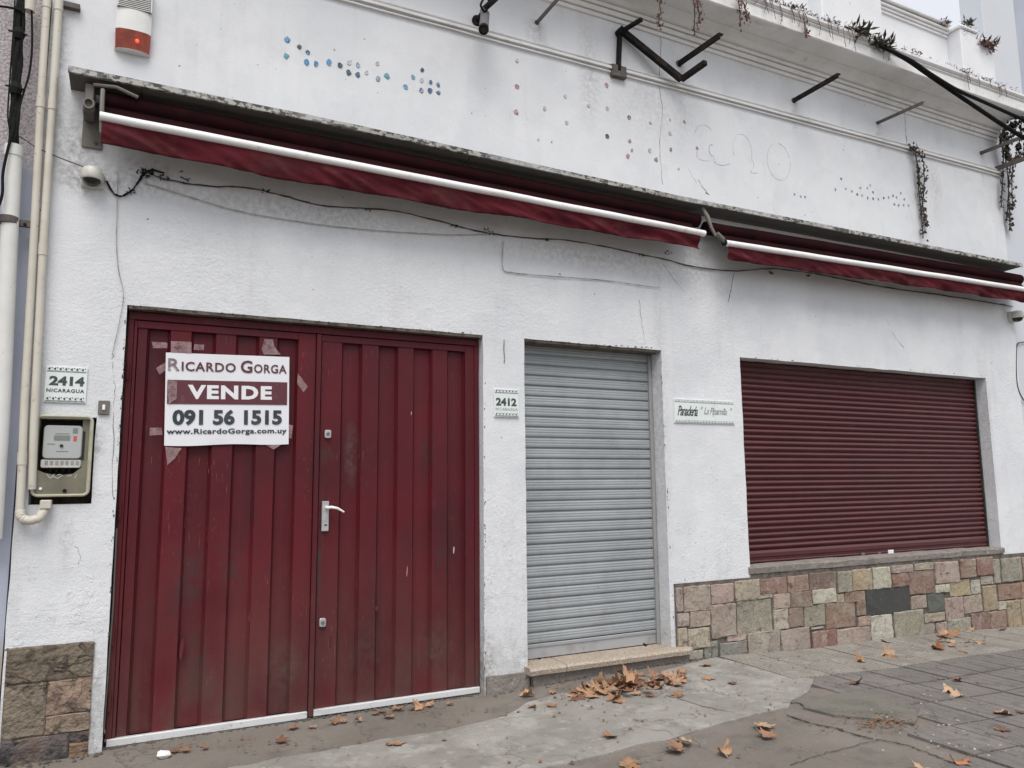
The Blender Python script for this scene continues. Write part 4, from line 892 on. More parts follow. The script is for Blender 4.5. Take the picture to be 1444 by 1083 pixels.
for i in range(4):
    xx = mx0 + .04 + i * .032; m = MB(); m.tube([(xx, .0, mz0 - .05), (xx + .004, .01, mz0 - .075), (xx + .008 * (i - 1), .05, mz0 - .11)], .006, 6); m.build('wire', M_BLK, MT)
q = P(91, 692, -.03); m = MB(); m.tube([(q.x, -.024, q.z), (q.x, -.034, q.z)], .011, 8); m.build('screw', M_IRON, MT)
q = P(57, 689, -.03); m = MB(); m.tube([(q.x, -.024, q.z), (q.x, -.03, q.z)], .008, 8); m.build('screw', M_WHT, MT)
# scratched marks on the cover
q = P(80, 672, -.026); m = MB()
for i, (a, b, c, d) in enumerate(((-.05, .012, -.03, -.01), (-.03, -.01, -.012, .014), (-.02, .002, .005, -.012), (.005, -.012, .03, .008), (.0, .01, .022, .012), (.05, .002, .075, .004), (.09, -.01, .10, .012))):
    m.bar((q.x + a, -.0250, q.z + b), (q.x + c, -.0250, q.z + d), .002, .003)
m.build('scratched_marks', M_CAM, MT)
# door bell
q = P(146.5, 575); BE = thing('doorbell', 'small weathered doorbell switch between address tile and gate', 'doorbell', (q.x, 0, q.z - .04))
m = MB(); m.rrect(q.x - .030, q.x + .030, q.z - .042, q.z + .042, .006, -.018, .004); m.build('plate', M_BRK, BE, bevel=.003)
m = MB(); m.box(q.x - .008, q.x + .008, -.026, -.018, q.z - .016, q.z + .016); m.build('button', M_WHT, BE, bevel=.003)
# short grey grille line on the pier
q = P(711, 495)
m = MB(); m.tube([P(711, 479, -.003), P(710.5, 492, -.003), P(711.5, 506, -.003), P(711, 512, -.003)], .004, 6); o = m.build('scratch', M_DEV, BLD)

# ------------------------------------------------------------------ pipes and cables at the left
def pipe(name, pts, r, mt, label, cat, group=None, n=14, collars=()):
    t = thing(name, label, cat, pts[0], group)
    m = MB(); m.tube(pts, r, n); m.build('pipe', mt, t, smooth=True)
    for z in collars:
        # nearest point on pipe
        for a, b in zip(pts, pts[1:]):
            a, b = Vector(a), Vector(b)
            if min(a.z, b.z) <= z <= max(a.z, b.z):
                p = a.lerp(b, (z - a.z) / (b.z - a.z)); d = (b - a).normalized()
                m = MB(); m.tube([p - d * .035, p + d * .035], r * 1.14, n); m.build('collar', mt, t, smooth=True)
    return t
A = [P(28, 722, -.05), P(35, 560, -.045), P(46.5, 360, -.045), P(60, 100, -.045), P(67, -12, -.045)]
t = pipe('conduit', A, .0215, M_PVC, 'left cream conduit ending in a ribbed elbow beneath the meter box', 'conduit', 'cream conduits', collars=(3.78, 4.42, 1.66))
el = [P(28, 720, -.05), P(29, 728, -.055), P(34, 733, -.06), P(44, 734, -.065), P(55, 731, -.06), P(61, 722, -.045), P(63, 712, -.02)]
m = MB()
pts = []
for a, b in zip(el, el[1:]):
    for i in range(4): pts.append(a.lerp(b, i / 4))
pts.append(el[-1])
m.tube(pts, [.024 + (.003 if i % 2 else 0) for i in range(len(pts))], 14); m.build('ribbed_elbow', M_PVC, t, smooth=True)
q = P(65, 712, -.03); m = MB(); m.box(q.x - .028, q.x + .028, -.07, -.005, q.z - .022, q.z + .028); m.build('elbow_box', M_PVC, t, bevel=.005)
Bp = [P(45, 690, -.03), P(48, 600, -.045), P(60, 360, -.045), P(77, 100, -.045), P(84, -12, -.045)]
pipe('conduit', Bp, .0215, M_PVC, 'right cream conduit running down behind the meter box frame', 'conduit', 'cream conduits', collars=(3.78, 4.42, 2.88))
q = P(84, 3, -.03); m = MB(); m.box(q.x + .02, q.x + .11, -.04, .0, q.z - .02, q.z + .012); o = m.build('wall_clip', M_IRONG); props(o, 'dark metal clip at the top beside the cream conduits', 'clip')
Wp = [P(-10, 760, -.06), P(3, 560, -.06), P(12, 360, -.06), P(20, 207, -.06)]
t = pipe('wide_pipe', Wp, .044, M_PVCW, 'wide white plastic pipe swallowing black cables at far left', 'pipe', n=20)
q = Wp[-1]; m = MB(); m.tube([q - Vector((0, 0, .06)), q + Vector((0, 0, .005))], .048, 20); m.build('pipe_collar', M_PVCW, t, smooth=True)
q = P(12, 311, -.06); m = MB(); m.tube([(q.x, q.y, q.z - .022), (q.x, q.y, q.z + .022)], .052, 20); m.box(q.x + .04, q.x + .13, -.05, -.028, q.z - .022, q.z + .02); m.build('clamp', M_IRONG, t, bevel=.003)
q = P(35, 316, -.06); m = MB(); m.tube([(q.x, -.05, q.z), (q.x, -.062, q.z)], .009, 8); m.build('bolt', M_IRON, t)
def sag(pts, n=5):
    """smooth polyline through points"""
    pts = [Vector(p) for p in pts]; out = []
    for i in range(len(pts) - 1):
        p0 = pts[max(i - 1, 0)]; p1 = pts[i]; p2 = pts[i + 1]; p3 = pts[min(i + 2, len(pts) - 1)]
        for k in range(n):
            t = k / n; out.append(.5 * ((2 * p1) + (p2 - p0) * t + (2 * p0 - 5 * p1 + 4 * p2 - p3) * t * t + (3 * p1 - p0 - 3 * p2 + p3) * t ** 3))
    out.append(pts[-1]); return out
def cable(name, px_, r, mt, label, cat='cable', group=None, Y=-.012, jit=0., nn=5):
    pts = sag([P(p[0], p[1], p[2] if len(p) > 2 else Y) for p in px_], nn)
    if jit: pts = [q + Vector((ru(-jit, jit), 0, ru(-jit, jit))) for q in pts]
    m = MB(); rr = r if not jit else [r * ru(.6, 1.4) for _ in pts]; m.tube(pts, rr, 7); o = m.build(name, mt, smooth=True); return props(o, label, cat, group)
CB = thing('cable_bundle', 'thick bundle of black cables tied together beside the cream conduits', 'cable bundle', P(20, 205, -.07))
for dx, r, k in ((0, .013, 0), (-.016, .009, 1), (.018, .010, 2), (.006, .008, 3), (-.006, .009, 4)):
    pts = sag([P(29, -12, -.08), P(27, 40, -.08), P(25, 60, -.08), P(23, 110, -.08), P(21, 150, -.075), P(19, 190, -.07), P(20, 212, -.06)])
    pts = [q + Vector((dx + .010 * mn.noise((i * .35, k, 0)), .006 * math.sin(i + k), 0)) for i, q in enumerate(pts)]
    m = MB(); m.tube(pts, r, 8); m.build('cable', M_BLK, CB, smooth=True)
for (y, x) in ((48, 26), (125, 22)):
    q = P(x, y, -.08); m = MB(); m.tube([(q.x, q.y, q.z - .035), (q.x + .003, q.y, q.z), (q.x, q.y, q.z + .035)], [.026, .034, .024], 10); m.tube([(q.x - .05, q.y, q.z + .01), (q.x + .045, q.y - .01, q.z)], .006, 6); m.build('tie', M_BLK, CB)
cable('cable', [(44, 0), (45, 30), (45, 70), (41, 105), (34, 128), (28, 150), (24, 180), (20, 206)], .006, M_BLK, 'thin black cable bowing out to the right of the bundle', Y=-.08)
cable('cable', [(21, 0), (19, 40), (14, 110), (11, 160), (14, 185), (19, 206)], .0045, M_BLK, 'thin black cable hanging left of the cable bundle', Y=-.08)
cable('cable', [(-8, 8), (10, 10), (28, 14), (34, 20)], .007, M_BLK, 'black cable entering from the left frame edge to the bundle', Y=-.10)
cable('cable', [(19, 180), (10, 215), (4, 245), (3, 275), (-6, 300)], .008, M_BLK, 'black cable looping left around the top of the wide white pipe', Y=-.12)
cable('cable', [(22, 190), (35, 197), (50, 207), (78, 220), (112, 233), (130, 240)], .0035, M_THIN, 'thin wire running from cable bundle to the left dome camera', Y=-.055)
t = P(42, 5, -.07); m = MB(); m.tube([t - Vector((0, 0, .05)), t + Vector((0, 0, .10))], .030, 14); o = m.build('pipe_stub', M_PVC, smooth=True); props(o, 'short cream pipe stub at the top beside the cables', 'pipe')

# wires under the awnings
cable('wall_cable', [(200, 240), (232, 252), (290, 262), (345, 264), (400, 276), (450, 289), (500, 293), (560, 298), (620, 312), (680, 327), (740, 335), (800, 339), (860, 349), (930, 364), (985, 377), (1040, 382), (1090, 379), (1150, 386)], .0046, M_THIN, 'knotted dark cable stapled along the wall under the long awning', jit=.0028, nn=6)
cable('wall_cable', [(150, 255), (160, 272), (172, 276), (186, 268), (196, 256), (203, 245), (215, 240), (232, 244)], .006, M_BLK, 'short looped black cable beside the left dome camera', jit=.002)
cable('wall_wire', [(205, 258), (250, 272), (330, 296), (400, 309), (480, 320), (560, 327), (640, 331), (700, 330)], .0028, M_THINP, 'thin grey wire sagging across the wall below the dark cable')
cable('wall_wire', [(166, 240), (165, 300), (164, 340), (167, 380), (174, 415), (168, 455), (158, 500)], .0025, M_THINP, 'thin wire dropping down the wall left of the gate')
cable('wall_wire', [(710, 340), (709, 378), (722, 384), (745, 387), (800, 391), (860, 396), (900, 402), (930, 405)], .0028, M_THINP, 'thin painted wire stepping along the wall above the grey shutter', jit=.001)
cable('wall_cable', [(1150, 386), (1210, 398), (1260, 407), (1320, 415), (1380, 424), (1428, 432)], .006, M_THIN, 'dark cable stapled under the shorter awning above window', jit=.0025, nn=6)
cable('wall_cable', [(1450, 482), (1440, 483), (1434, 488), (1433, 520), (1435, 545), (1442, 562), (1450, 570)], .007, M_THIN, 'dark looped cable on the neighbouring wall at far right', Y=0)
q = P(165, 262, -.02)
# knots of cobweb-black debris on the cable
m = MB()
for (x, y, s_) in ((203, 243, .022), (262, 254, .014), (184, 269, .013), (690, 328, .018), (640, 318, .012), (205, 246, .018), (212, 242, .016), (770, 338, .010), (232, 250, .013), (375, 270, .01), (943, 357, .016), (1087, 384, .014), (520, 296, .011), (905, 359, .01), (1140, 389, .012)):
    p = P(x, y, -.012)
    for k in range(9):
        a = p + Vector((ru(-s_, s_) * 2.2, ru(-.008, .004), ru(-s_, s_))); b = a + Vector((ru(-s_, s_), ru(-.01, .01), ru(-s_, s_))); m.bar(a, b, .004, .006)
props(m.build('grime_tufts', M_BLK), 'black tufts of grime caught on the wall cables under the awnings', 'debris', kind='stuff')

# cracks
def crack(pxs, r=.0014, mt=M_DEV):
    pts = sag([P(a, b, -.001) for a, b in pxs], 6); pts = [q + Vector((ru(-.006, .006), 0, ru(-.003, .003))) for q in pts]
    m = MB(); m.tube(pts, [r * ru(.4, 1.3) for _ in pts], 5); m.build('crack', mt, BLD)
crack([(928, 25), (932, 60), (930, 110), (934, 160), (930, 200), (934, 260)], .0019); crack([(935, 372), (955, 400), (975, 422)]); crack([(1035, 385), (1030, 410), (1027, 425)], .003); crack([(901, 422), (905, 455), (910, 485)]); crack([(1275, 158), (1277, 180), (1279, 205)], .003)
crack([(107, 770), (113, 785), (110, 795)]); crack([(984, 252), (992, 265), (1000, 275)], .003); crack([(1250, 450), (1262, 475), (1275, 490)], .002)
crack([(160, 500), (158, 520), (162, 545), (160, 600), (158, 700)], .002)

# glue spots of the removed lettering -----------------------------
BLU = [(405, 56, 4, 0), (403.5, 79, 4.2, 1), (422, 66, 3.3, 2), (434, 74, 3.3, 3), (432.5, 87.5, 4.3, 0), (445.5, 90, 4, 0), (464, 88, 4.3, 0), (479.5, 92.5, 4, 2), (491.5, 102.5, 3.8, 2), (504.5, 92, 3.6, 4), (504.5, 105.5, 3.8, 3),
       (533, 111, 3.8, 4), (545.5, 107, 4.2, 1), (572, 123, 4, 0), (582.5, 109, 3.6, 1), (595.5, 99, 3, 2), (594.5, 113.5, 3.4, 5), (594, 128, 3.6, 3), (606.5, 128, 3.8, 3), (607, 116, 3, 3), (618, 119.5, 3.2, 3), (618, 131, 3.2, 3),
       (517, 103, 3, 5), (532, 90, 3, 5), (492, 89, 3, 5)]
PCL = [(.08, .26, .48), (.13, .33, .42), (.05, .09, .12), (.06, .13, .24), (.22, .30, .38), (.46, .45, .44)]
pk = (.40, .22, .22); gy = (.44, .43, .42)
spots = [(x, y, r, PCL[c]) for x, y, r, c in BLU]
spots += [(729, 122, 3.8, pk), (727.5, 158, 3.8, pk), (855, 120, 3.4, pk), (856, 153, 3, gy), (856, 192, 3.4, (.12, .1, .09)), (887, 166, 3.2, (.06, .06, .06)), (888, 199, 2.6, pk), (885, 220, 3.2, pk), (891, 212, 2.2, pk), (768, 153, 3.2, (.5, .49, .48)), (799, 173, 3, gy), (830, 149, 3, (.5, .49, .48)), (759, 197, 1.6, gy), (778, 200, 1.4, gy), (797, 136, 2.6, (.5, .49, .48)), (729, 86, 3.2, (.5, .49, .48)),
          (917, 173, 2.4, gy), (944.5, 188.5, 2.8, gy), (946, 211, 2.6, (.2, .19, .18)), (916, 212, 3, gy), (925, 225, 3.4, (.25, .24, .23)), (945, 169, 1.8, gy), (965, 172, 2.2, pk), (957, 238, 1.6, gy), (983, 209, 2.4, pk), (996, 272, 1.6, gy)]
for x, y in ((1192.5, 266), (1201, 269.5), (1208.5, 274), (1215.5, 275.5), (1223.5, 279), (1231, 280), (1238.5, 280.5), (1223, 265), (1227, 261), (1231, 271), (1213, 265), (1246, 279), (1253, 278), (1259, 276), (1264, 278.5), (1270, 272.5), (1275, 281), (1261, 288), (1267, 289.5), (1274, 289), (1281, 290), (1178, 267), (1186, 252), (1120, 274), (1129, 277), (1135, 278)):
    spots.append((x, y, 1.5, random.choice(((.10, .12, .18), (.25, .27, .32), (.35, .37, .42)))))
for x, y, r, c in spots:
    p = P(x, y); s_ = r / (F_PX / math.hypot(p.x, CAM_D)) * 1.0
    m = MB(); org = Vector((p.x, 0, p.z)); n = 10
    m.tube([(p.x, .004, p.z), (p.x, -.0045, p.z)], s_, n)
    for v in m.v: v.x = p.x + (v.x - p.x) * ru(.65, 1.2); v.z = p.z + (v.z - p.z) * ru(.8, 1.35)
    o = m.build('glue_spot', M_BLUE, BLD); o.color = (*c, 1)
def ghost(pxs, r=.0014):
    pts = sag([P(a, b, -.001) for a, b in pxs], 5); m = MB(); m.tube(pts, [r * ru(.3, 1.2) for _ in pts], 5); m.build('lettering_ghost', M_THINP, BLD)
def ell(cx, cy, rx, ry, a0, a1, n=14): return [(cx + rx * math.cos(math.radians(a0 + (a1 - a0) * i / n)) + .12 * ry * math.sin(math.radians(a0 + (a1 - a0) * i / n)), cy + ry * math.sin(math.radians(a0 + (a1 - a0) * i / n))) for i in range(n + 1)]
ghost(ell(1098, 228, 16, 26, 0, 250)); ghost(ell(1098, 228, 16, 26, 280, 350)); ghost(ell(1047, 212, 13, 23, 160, 400)); ghost([(1061, 225), (1063, 235), (1059, 243), (1068, 244)]); ghost(ell(1004, 212, 4, 8, 90, 300), .0028)
ghost(ell(993, 193, 13, 17, 200, 330)); ghost([(983, 213), (984, 223), (995, 227), (1000, 226)]); ghost([(1006, 218), (1008, 229), (1018, 233), (1030, 231)]); ghost([(971, 238), (976, 248), (982, 257)])

# ------------------------------------------------------------------ alarm siren
AL = thing('alarm_siren', 'white alarm siren box with glowing red light high at the left', 'alarm', P(187, 70, -.04))
b0, b1 = P(163, 30, -.075).x, P(214, 30, -.06).x; az0 = P(188, 68, -.07).z; azm = P(188, 43, -.07).z; az1 = P(188, 12, -.07).z; aw = b1 - b0
def abox(z0, z1, d0, d1, m_, name, s=.0, bev=.006, rnd_=.012):
    mb = MB(); R = []
    for z, d, sx in ((z0, d0, s), (z1, d1, 0)):
        ring = []
        for i in range(9):
            u = i / 8; ring.append(Vector((b0 + sx + (aw - 2 * sx) * u, -d - rnd_ * math.sin(math.pi * u) + (0 if 0 < i < 8 else .012), z)))
        ring += [Vector((b1 - sx, .0, z)), Vector((b0 + sx, .0, z))]; R.append(ring)
    mb.loft(R); return mb.build(name, m_, AL, bevel=0, smooth=True)
abox(azm + .003, az1, .060, .055, M_PVCW, 'cover')
M_LENS = mat('red_orange_lens', (.34, .050, .012), [(9, (.14, .016, .006), .42, .62, .8, (1, 1, .5)), (60, (.35, .06, .02), .5, .7, .5, (.2, 1, 1))], .18)
abox(az0 + .001, azm, .040, .062, M_LENS, 'red_lens', .004)
abox(az0 - .008, az0, .030, .036, M_PVCW, 'base_lip', .010, rnd_=.022)
for i in range(12):
    z = az1 + .006 + i * .0125
    m = MB(); m.prism([(-.056, z), (-.070, z - .004), (-.070, z + .001), (-.056, z + .0045)], b0 + .012, b1 - .012, 1); m.build('louvre', M_PVCW, AL)
m = MB(); m.box(b0 + .01, b1 - .01, -.053, 0, az1 + .001, az1 + .16); m.build('grille_back', M_DARK, AL)
for a in (b0, b1 - .011):
    m = MB(); m.box(a, a + .011, -.066, 0, az1 + .001, az1 + .17); m.build('side_cheek', M_PVCW, AL, bevel=.003)
k = NT('glowing_red_lamp'); k.b.inputs['Emission Color'].default_value = (1, .05, .02, 1); k.b.inputs['Emission Strength'].default_value = 1.6; k.b.inputs['Base Color'].default_value = (.8, .05, .03, 1)
q = P(193.5, 57, -.074); m = MB(); m.tube([(q.x, -.060, q.z), (q.x, -.0735, q.z), (q.x, -.0755, q.z)], [.0095, .0095, .005], 12); m.build('lamp', k.m, AL, smooth=True)

# ------------------------------------------------------------------ dome cameras and bullet camera
def dome(x, y, label, s=1.):
    q = P(x, y, -.04); t = thing('dome_camera', label, 'camera', (q.x, 0, q.z - .03), 'wall dome cameras')
    m = MB(); m.rrect(q.x - .062 * s, q.x + .062 * s, q.z - .050 * s, q.z + .060 * s, .022 * s, -.030 * s, .002); m.build('mount', M_CAM, t, smooth=True, bevel=.004)
    m = MB(); m.tube([(q.x, -.01, q.z + .052 * s), (q.x, -.062 * s, q.z + .052 * s), (q.x, -.090 * s, q.z + .030 * s)], [.01, .01, .01], 6)
    R = []
    for z, rad in ((q.z + .058 * s, .030), (q.z + .054 * s, .050), (q.z + .030 * s, .060), (q.z - .012 * s, .062), (q.z - .018 * s, .058), (q.z - .018 * s, .048), (q.z - .004 * s, .044)):
        R.append([Vector((q.x + rad * s * math.cos(a), -.062 * s + rad * s * math.sin(a), z)) for a in [i * math.pi / 12 for i in range(24)]])
    m = MB(); m.loft(R); m.build('housing', M_CAM, t, smooth=True)
    m = MB(); R = []
    for i in range(7):
        a = i / 6 * math.pi / 2; R.append([Vector((q.x + .050 * s * math.cos(a) * math.cos(b), -.066 * s + .050 * s * math.cos(a) * math.sin(b), q.z - .010 * s - .048 * s * math.sin(a))) for b in [j * math.pi / 10 for j in range(20)]])
    m.loft(R); m.build('dark_dome', M_GLS, t, smooth='all')
dome(130, 252, 'grimy white dome camera under the left end of the awning')
dome(1431, 447, 'white dome camera at the right end of the facade', 1.1)
BC = thing('bullet_camera', 'dark bullet security camera on a wall bracket at top centre', 'camera', P(678, 32, -.02))
a = P(672, 30); b = P(683, 26, -.16); m = MB(); m.tube([(a.x, 0, a.z), (a.x, -.02, a.z)], .042, 14); m.build('wall_mount', M_IRON, BC, smooth=True)
m = MB(); m.bar((a.x, -.02, a.z), (a.x + .03, -.13, a.z + .055), .03, .03); m.bar((a.x + .02, -.10, a.z + .05), P(703, -6, -.42), .035, .035); m.build('bracket', M_IRON, BC, bevel=.003)
c0 = P(684, 20, -.14); c1 = P(682, 42, -.30)
m = MB(); m.tube([c0 + Vector((0, .03, .05)), c0, c0.lerp(c1, .9)], [.028, .036, .036], 16); m.build('body', mat('dark_grey_plastic', (.12, .12, .13), rough=.4), BC, smooth=True)
m = MB(); m.tube([c0.lerp(c1, .88), c1], [.038, .039], 16); m.build('front_ring', M_IRON, BC, smooth=True)
m = MB(); m.tube([c1, c1 + (c1 - c0).normalized() * .004], .022, 12); m.build('lens', M_GLS, BC)
cable('cable', [(681, 0, -.2), (678, 8, -.22), (684, 16, -.2), (690, 4, -.22), (684, -8, -.2)], .009, M_BLK, 'tangled black cable above the bullet camera')

# ------------------------------------------------------------------ iron brackets on the frieze
GRP = 'old iron sign brackets along the frieze'
def bracket(x, y, x2, y2, wd, mt, label):
    a = P(x, y, 0); best = None
    # the free end: step outward until it matches the photographed length
    for i in range(1, 200):
        Y = -i * .01; d = Vector((a.x, Y + CAM_D, a.z - CAM_H)); zc = d.dot(CF); u = 722 + F_PX * d.dot(CR) / zc; v = 541.5 - F_PX * d.dot(CU) / zc
        e = math.hypot(u - x2, v - y2)
        if best is None or e < best[0]: best = (e, Y)
    Y = best[1]; E = P(x2, y2, Y)
    t = thing('iron_bracket', label, 'bracket', (a.x, 0, a.z), GRP)
    m = MB(); m.bar((a.x, .01, a.z), (E.x, Y, E.z), wd * .35, wd); m.bar((a.x + wd * .35, .01, a.z + wd * .4), (E.x + wd * .35, Y, E.z + wd * .4), wd * .9, wd * .25); m.build('angle_bar', mt, t, bevel=.002)
    m = MB(); m.tube([(a.x, .002, a.z), (a.x, -.004, a.z)], wd * .6, 8); m.build('fixing', M_IRONG, t)
bracket(757, 32, 792, -8, .035, M_IRONG, 'short iron bracket right of the bullet camera')
bracket(957, 90, 1015, 50, .055, M_IRON, 'stout black iron bracket above the angled bracket frame')
bracket(1119, 142, 1182, 106, .048, M_IRON, 'black iron bracket standing alone in the middle of the frieze')
bracket(1237, 173.5, 1302, 144.5, .034, M_IRONG, 'slim grey iron bracket above the hanging vine')
bracket(1383, 216, 1460, 186, .042, M_IRONG, 'grey-brown iron bracket near the right end of the frieze')
bracket(1405, 238, 1470, 214, .055, M_IRONG, 'lowest rusty iron bracket at the facade corner in the vine')
BF = thing('bracket_frame', 'bent black iron bracket frame with a long diagonal bar', 'bracket', P(873, 104), GRP)
a = P(874, 46, -.03); d = P(872, 100, -.03); e = P(961, 112, -.10)
m = MB(); m.bar((a.x, -.03, a.z), (d.x, -.03, d.z), .045, .03); m.build('upright', M_IRON, BF, bevel=.003)
m = MB(); m.box(d.x - .07, d.x + .08, -.045, .002, d.z - .06, d.z + .05); m.build('foot_plate', M_IRONG, BF, bevel=.006)
m = MB(); m.bar((a.x - .02, -.05, a.z + .02), e, .045, .055); m.build('diagonal_bar', M_IRON, BF, bevel=.003)
m = MB(); m.bar((a.x, -.03, a.z), P(905, 27, -.28), .035, .03); m.build('upper_arm', M_IRON, BF, bevel=.003)
m = MB(); m.bar(e, P(995, 88, -.38), .045, .045); m.build('lower_arm', M_IRON, BF, bevel=.003)
m = MB(); m.tube([(a.x, -.005, a.z), (a.x, -.075, a.z)], .035, 10); m.build('joint', M_IRON, BF)

# ------------------------------------------------------------------ heavy cable off the cornice
cable('overhead_cable', [(1232, 60, -.40), (1250, 68, -.43), (1280, 85, -.46), (1310, 106, -.5), (1345, 130, -.55), (1385, 157, -.62), (1420, 180, -.7), (1470, 210, -.8)], .022, M_BLK, 'heavy black overhead cable sweeping down from the cornice, lower strand', nn=6)
cable('overhead_cable', [(1236, 63, -.42), (1282, 84, -.48), (1312, 104, -.52), (1350, 127, -.6), (1390, 145, -.7), (1430, 163, -.8), (1470, 180, -.9)], .018, M_BLK, 'heavy black overhead cable sweeping down from the cornice, upper strand', nn=6)

# ------------------------------------------------------------------ dry creepers
def tuft(m, p, s, n, down=.0):
    for _ in range(n):
        a = Vector(p) + Vector((ru(-s, s), ru(-s, s) * .4, ru(-s, s) * .3)); d = Vector((ru(-1, 1), ru(-1, .4), ru(-.5, 1) - down)).normalized()
        L = ru(.3, 1.0) * s; u = d.cross(Vector((ru(-1, 1), ru(-1, 1), ru(-1, 1)))).normalized() * ru(.10, .26) * s * .5
        b = a + d * L * .5; c = a + d * L
        m.add([a, b - u, c, b + u], [(0, 1, 2, 3)])
m = MB()
for i in range(800):
    x = ru(3.3, XR) if i % 3 else ru(3.4, 6.2); dens = mn.noise((x * 1.4, 0, 0))
    if dens < -.05 and rnd() < .8: continue
    tuft(m, (x, -.405 + ru(-.02, .1), 5.895 + ru(-.01, .03)), ru(.02, .060), 7, .1)
    if rnd() < .08:
        L = ru(.05, .22); q = Vector((x, -.42, 5.88)); pts = [q, q + Vector((ru(-.02, .02), -.01, -L * .5)), q + Vector((ru(-.03, .03), -.005, -L))]; m.tube(pts, .003, 4)
        for k in range(int(L * 60)): tuft(m, q - Vector((ru(-.015, .015), 0, ru(0, L))), .018, 2)
props(m.build('cornice_weeds', M_VINR), 'dry reddish weeds and moss growing along the cornice top', 'weeds', kind='stuff')
def vine(label, strands, mt, leaf_s, nleaf, base):
    t = thing('hanging_vine', label, 'vine', base); s_ = MB(); l_ = MB()
    for st_ in strands:
        s_ = MB(); pts = sag(st_, 6); pts = [q + Vector((ru(-.008, .008), 0, 0)) for q in pts]; s_.tube(pts, .006, 5); s_.build('stem', M_VINE, t)
        for _ in range(nleaf):
            q = random.choice(pts) + Vector((ru(-.035, .035), ru(-.03, .01), ru(-.04, .04))); n_ = Vector((ru(-.6, .6), -1, ru(-.6, .6))).normalized()
            u = n_.cross(Vector((ru(-.3, .3), 0, 1))).normalized(); v = n_.cross(u); k = leaf_s * ru(.35, 1.5)
            l_.add([q - u * k * .9, q - v * k * 1.1, q + u * k * .9, q + v * k * .7], [(0, 1, 2, 3)])
    props(l_.build('leaves', mt, t), kind='stuff')
vine('withered vine strand hanging from the string moulding above window', [[P(1281, 207, -.03), P(1290, 212, -.06), P(1294, 240, -.05), P(1297, 280, -.03), P(1302, 336, -.03)], [P(1286, 210, -.04), P(1300, 222, -.06), P(1303, 250, -.05), P(1300, 300, -.03)], [P(1292, 222, -.04), P(1297, 260, -.04), P(1303, 300, -.03), P(1306, 320, -.03)]], M_VINE, .017, 95, P(1302, 336, -.03))
vine('dark leafy vine mass hanging over the right corner brackets', [[P(1432, 172, -.25), P(1425, 190, -.2), P(1418, 215, -.1), P(1422, 260, -.05), P(1424, 322, -.03)], [P(1425, 175, -.2), P(1412, 190, -.15), P(1415, 225, -.08), P(1412, 290, -.04)], [P(1440, 165, -.3), P(1438, 200, -.2), P(1428, 240, -.08), P(1428, 290, -.04)], [P(1446, 160, -.35), P(1443, 215, -.2), P(1425, 235, -.1), P(1420, 310, -.03)], [P(1416, 190, -.12), P(1418, 205, -.12), P(1421, 225, -.12)]], M_VINE, .024, 150, P(1424, 322, -.03))
vine('thin dry creeper dangling from the cornice at top centre', [[P(930, -8, -.40), P(931, 15, -.40), P(929, 36, -.38)], [P(977, -2, -.41), P(980, 18, -.41), P(979, 50, -.39)], [P(982, 0, -.41), P(986, 20, -.41), P(984, 34, -.4)]], M_VINR, .013, 40, P(979, 50, -.39))
vine('reddish dry creeper spilling over the cornice above the bracket frame', [[P(1040, -6, -.42), P(1043, 15, -.42), P(1044, 38, -.40)], [P(1048, 2, -.42), P(1052, 20, -.42), P(1053, 30, -.41)], [P(1135, 30, -.42), P(1136, 45, -.42), P(1137, 50, -.42)]], M_VINR, .014, 40, P(1044, 38, -.4))
for (x, y, Y, s_, lab) in ((1214, 47, -.42, .13, 'spiky dark weed tuft on the cornice left of the heavy cable'), (1241, 63, -.42, .13, 'dark weed tuft where the heavy cable leaves the cornice'), (1391, 64, -.08, .14, 'dark red weed tuft growing from the side of the parapet pier'), (1365, 33, .0, .08, 'small weed on top of the right parapet pier'), (1331, 33, .04, .07, 'small reddish weed at the right end of the parapet coping')):
    m = MB(); p = P(x, y, Y); tuft(m, p, s_, 90); tuft(m, p, s_ * .6, 80)
    props(m.build('weed_tuft', M_VINR if 'red' in lab else M_VINE), lab, 'weed')
# vine remains on the pier
m = MB()
for _ in range(60):
    p = P(1358 + abs(random.gauss(0, 10)), 38 + abs(random.gauss(0, 8)), -.075); tuft(m, p, .022, 2)
props(m.build('weed_remains', M_VINE), 'scattered dead weed remains clinging to the top of the parapet pier', 'weeds', kind='stuff')
# bare tree beyond the roof
t = thing('bare_tree', 'pale bare tree branches seen over the parapet', 'tree', (15.5, 10, 0))
m = MB(); m.tube([(15.5, 10, -.3), (15.6, 10, 5), (15.4, 10, 9)], [.2, .15, .1], 8); m.build('trunk', M_BARK, t)
m = MB()
for i in range(46):
    a = Vector((15.5 + ru(-.2, .2), 10, ru(5, 11))); d = Vector((ru(-1, 1), ru(-.3, .3), ru(.1, 1))).normalized(); L = ru(1.5, 3.6)
    pts = [a, a + d * L * .5 + Vector((0, 0, ru(-.1, .2))), a + d * L + Vector((ru(-.2, .2), 0, ru(-.1, .4)))]; m.tube(pts, [.03, .018, .006], 5)
    for k in range(3): b = pts[1].lerp(pts[2], rnd()); m.tube([b, b + Vector((ru(-.6, .6), ru(-.2, .2), ru(.0, .7)))], [.01, .004], 4)
m.build('branches', M_BARK, t)

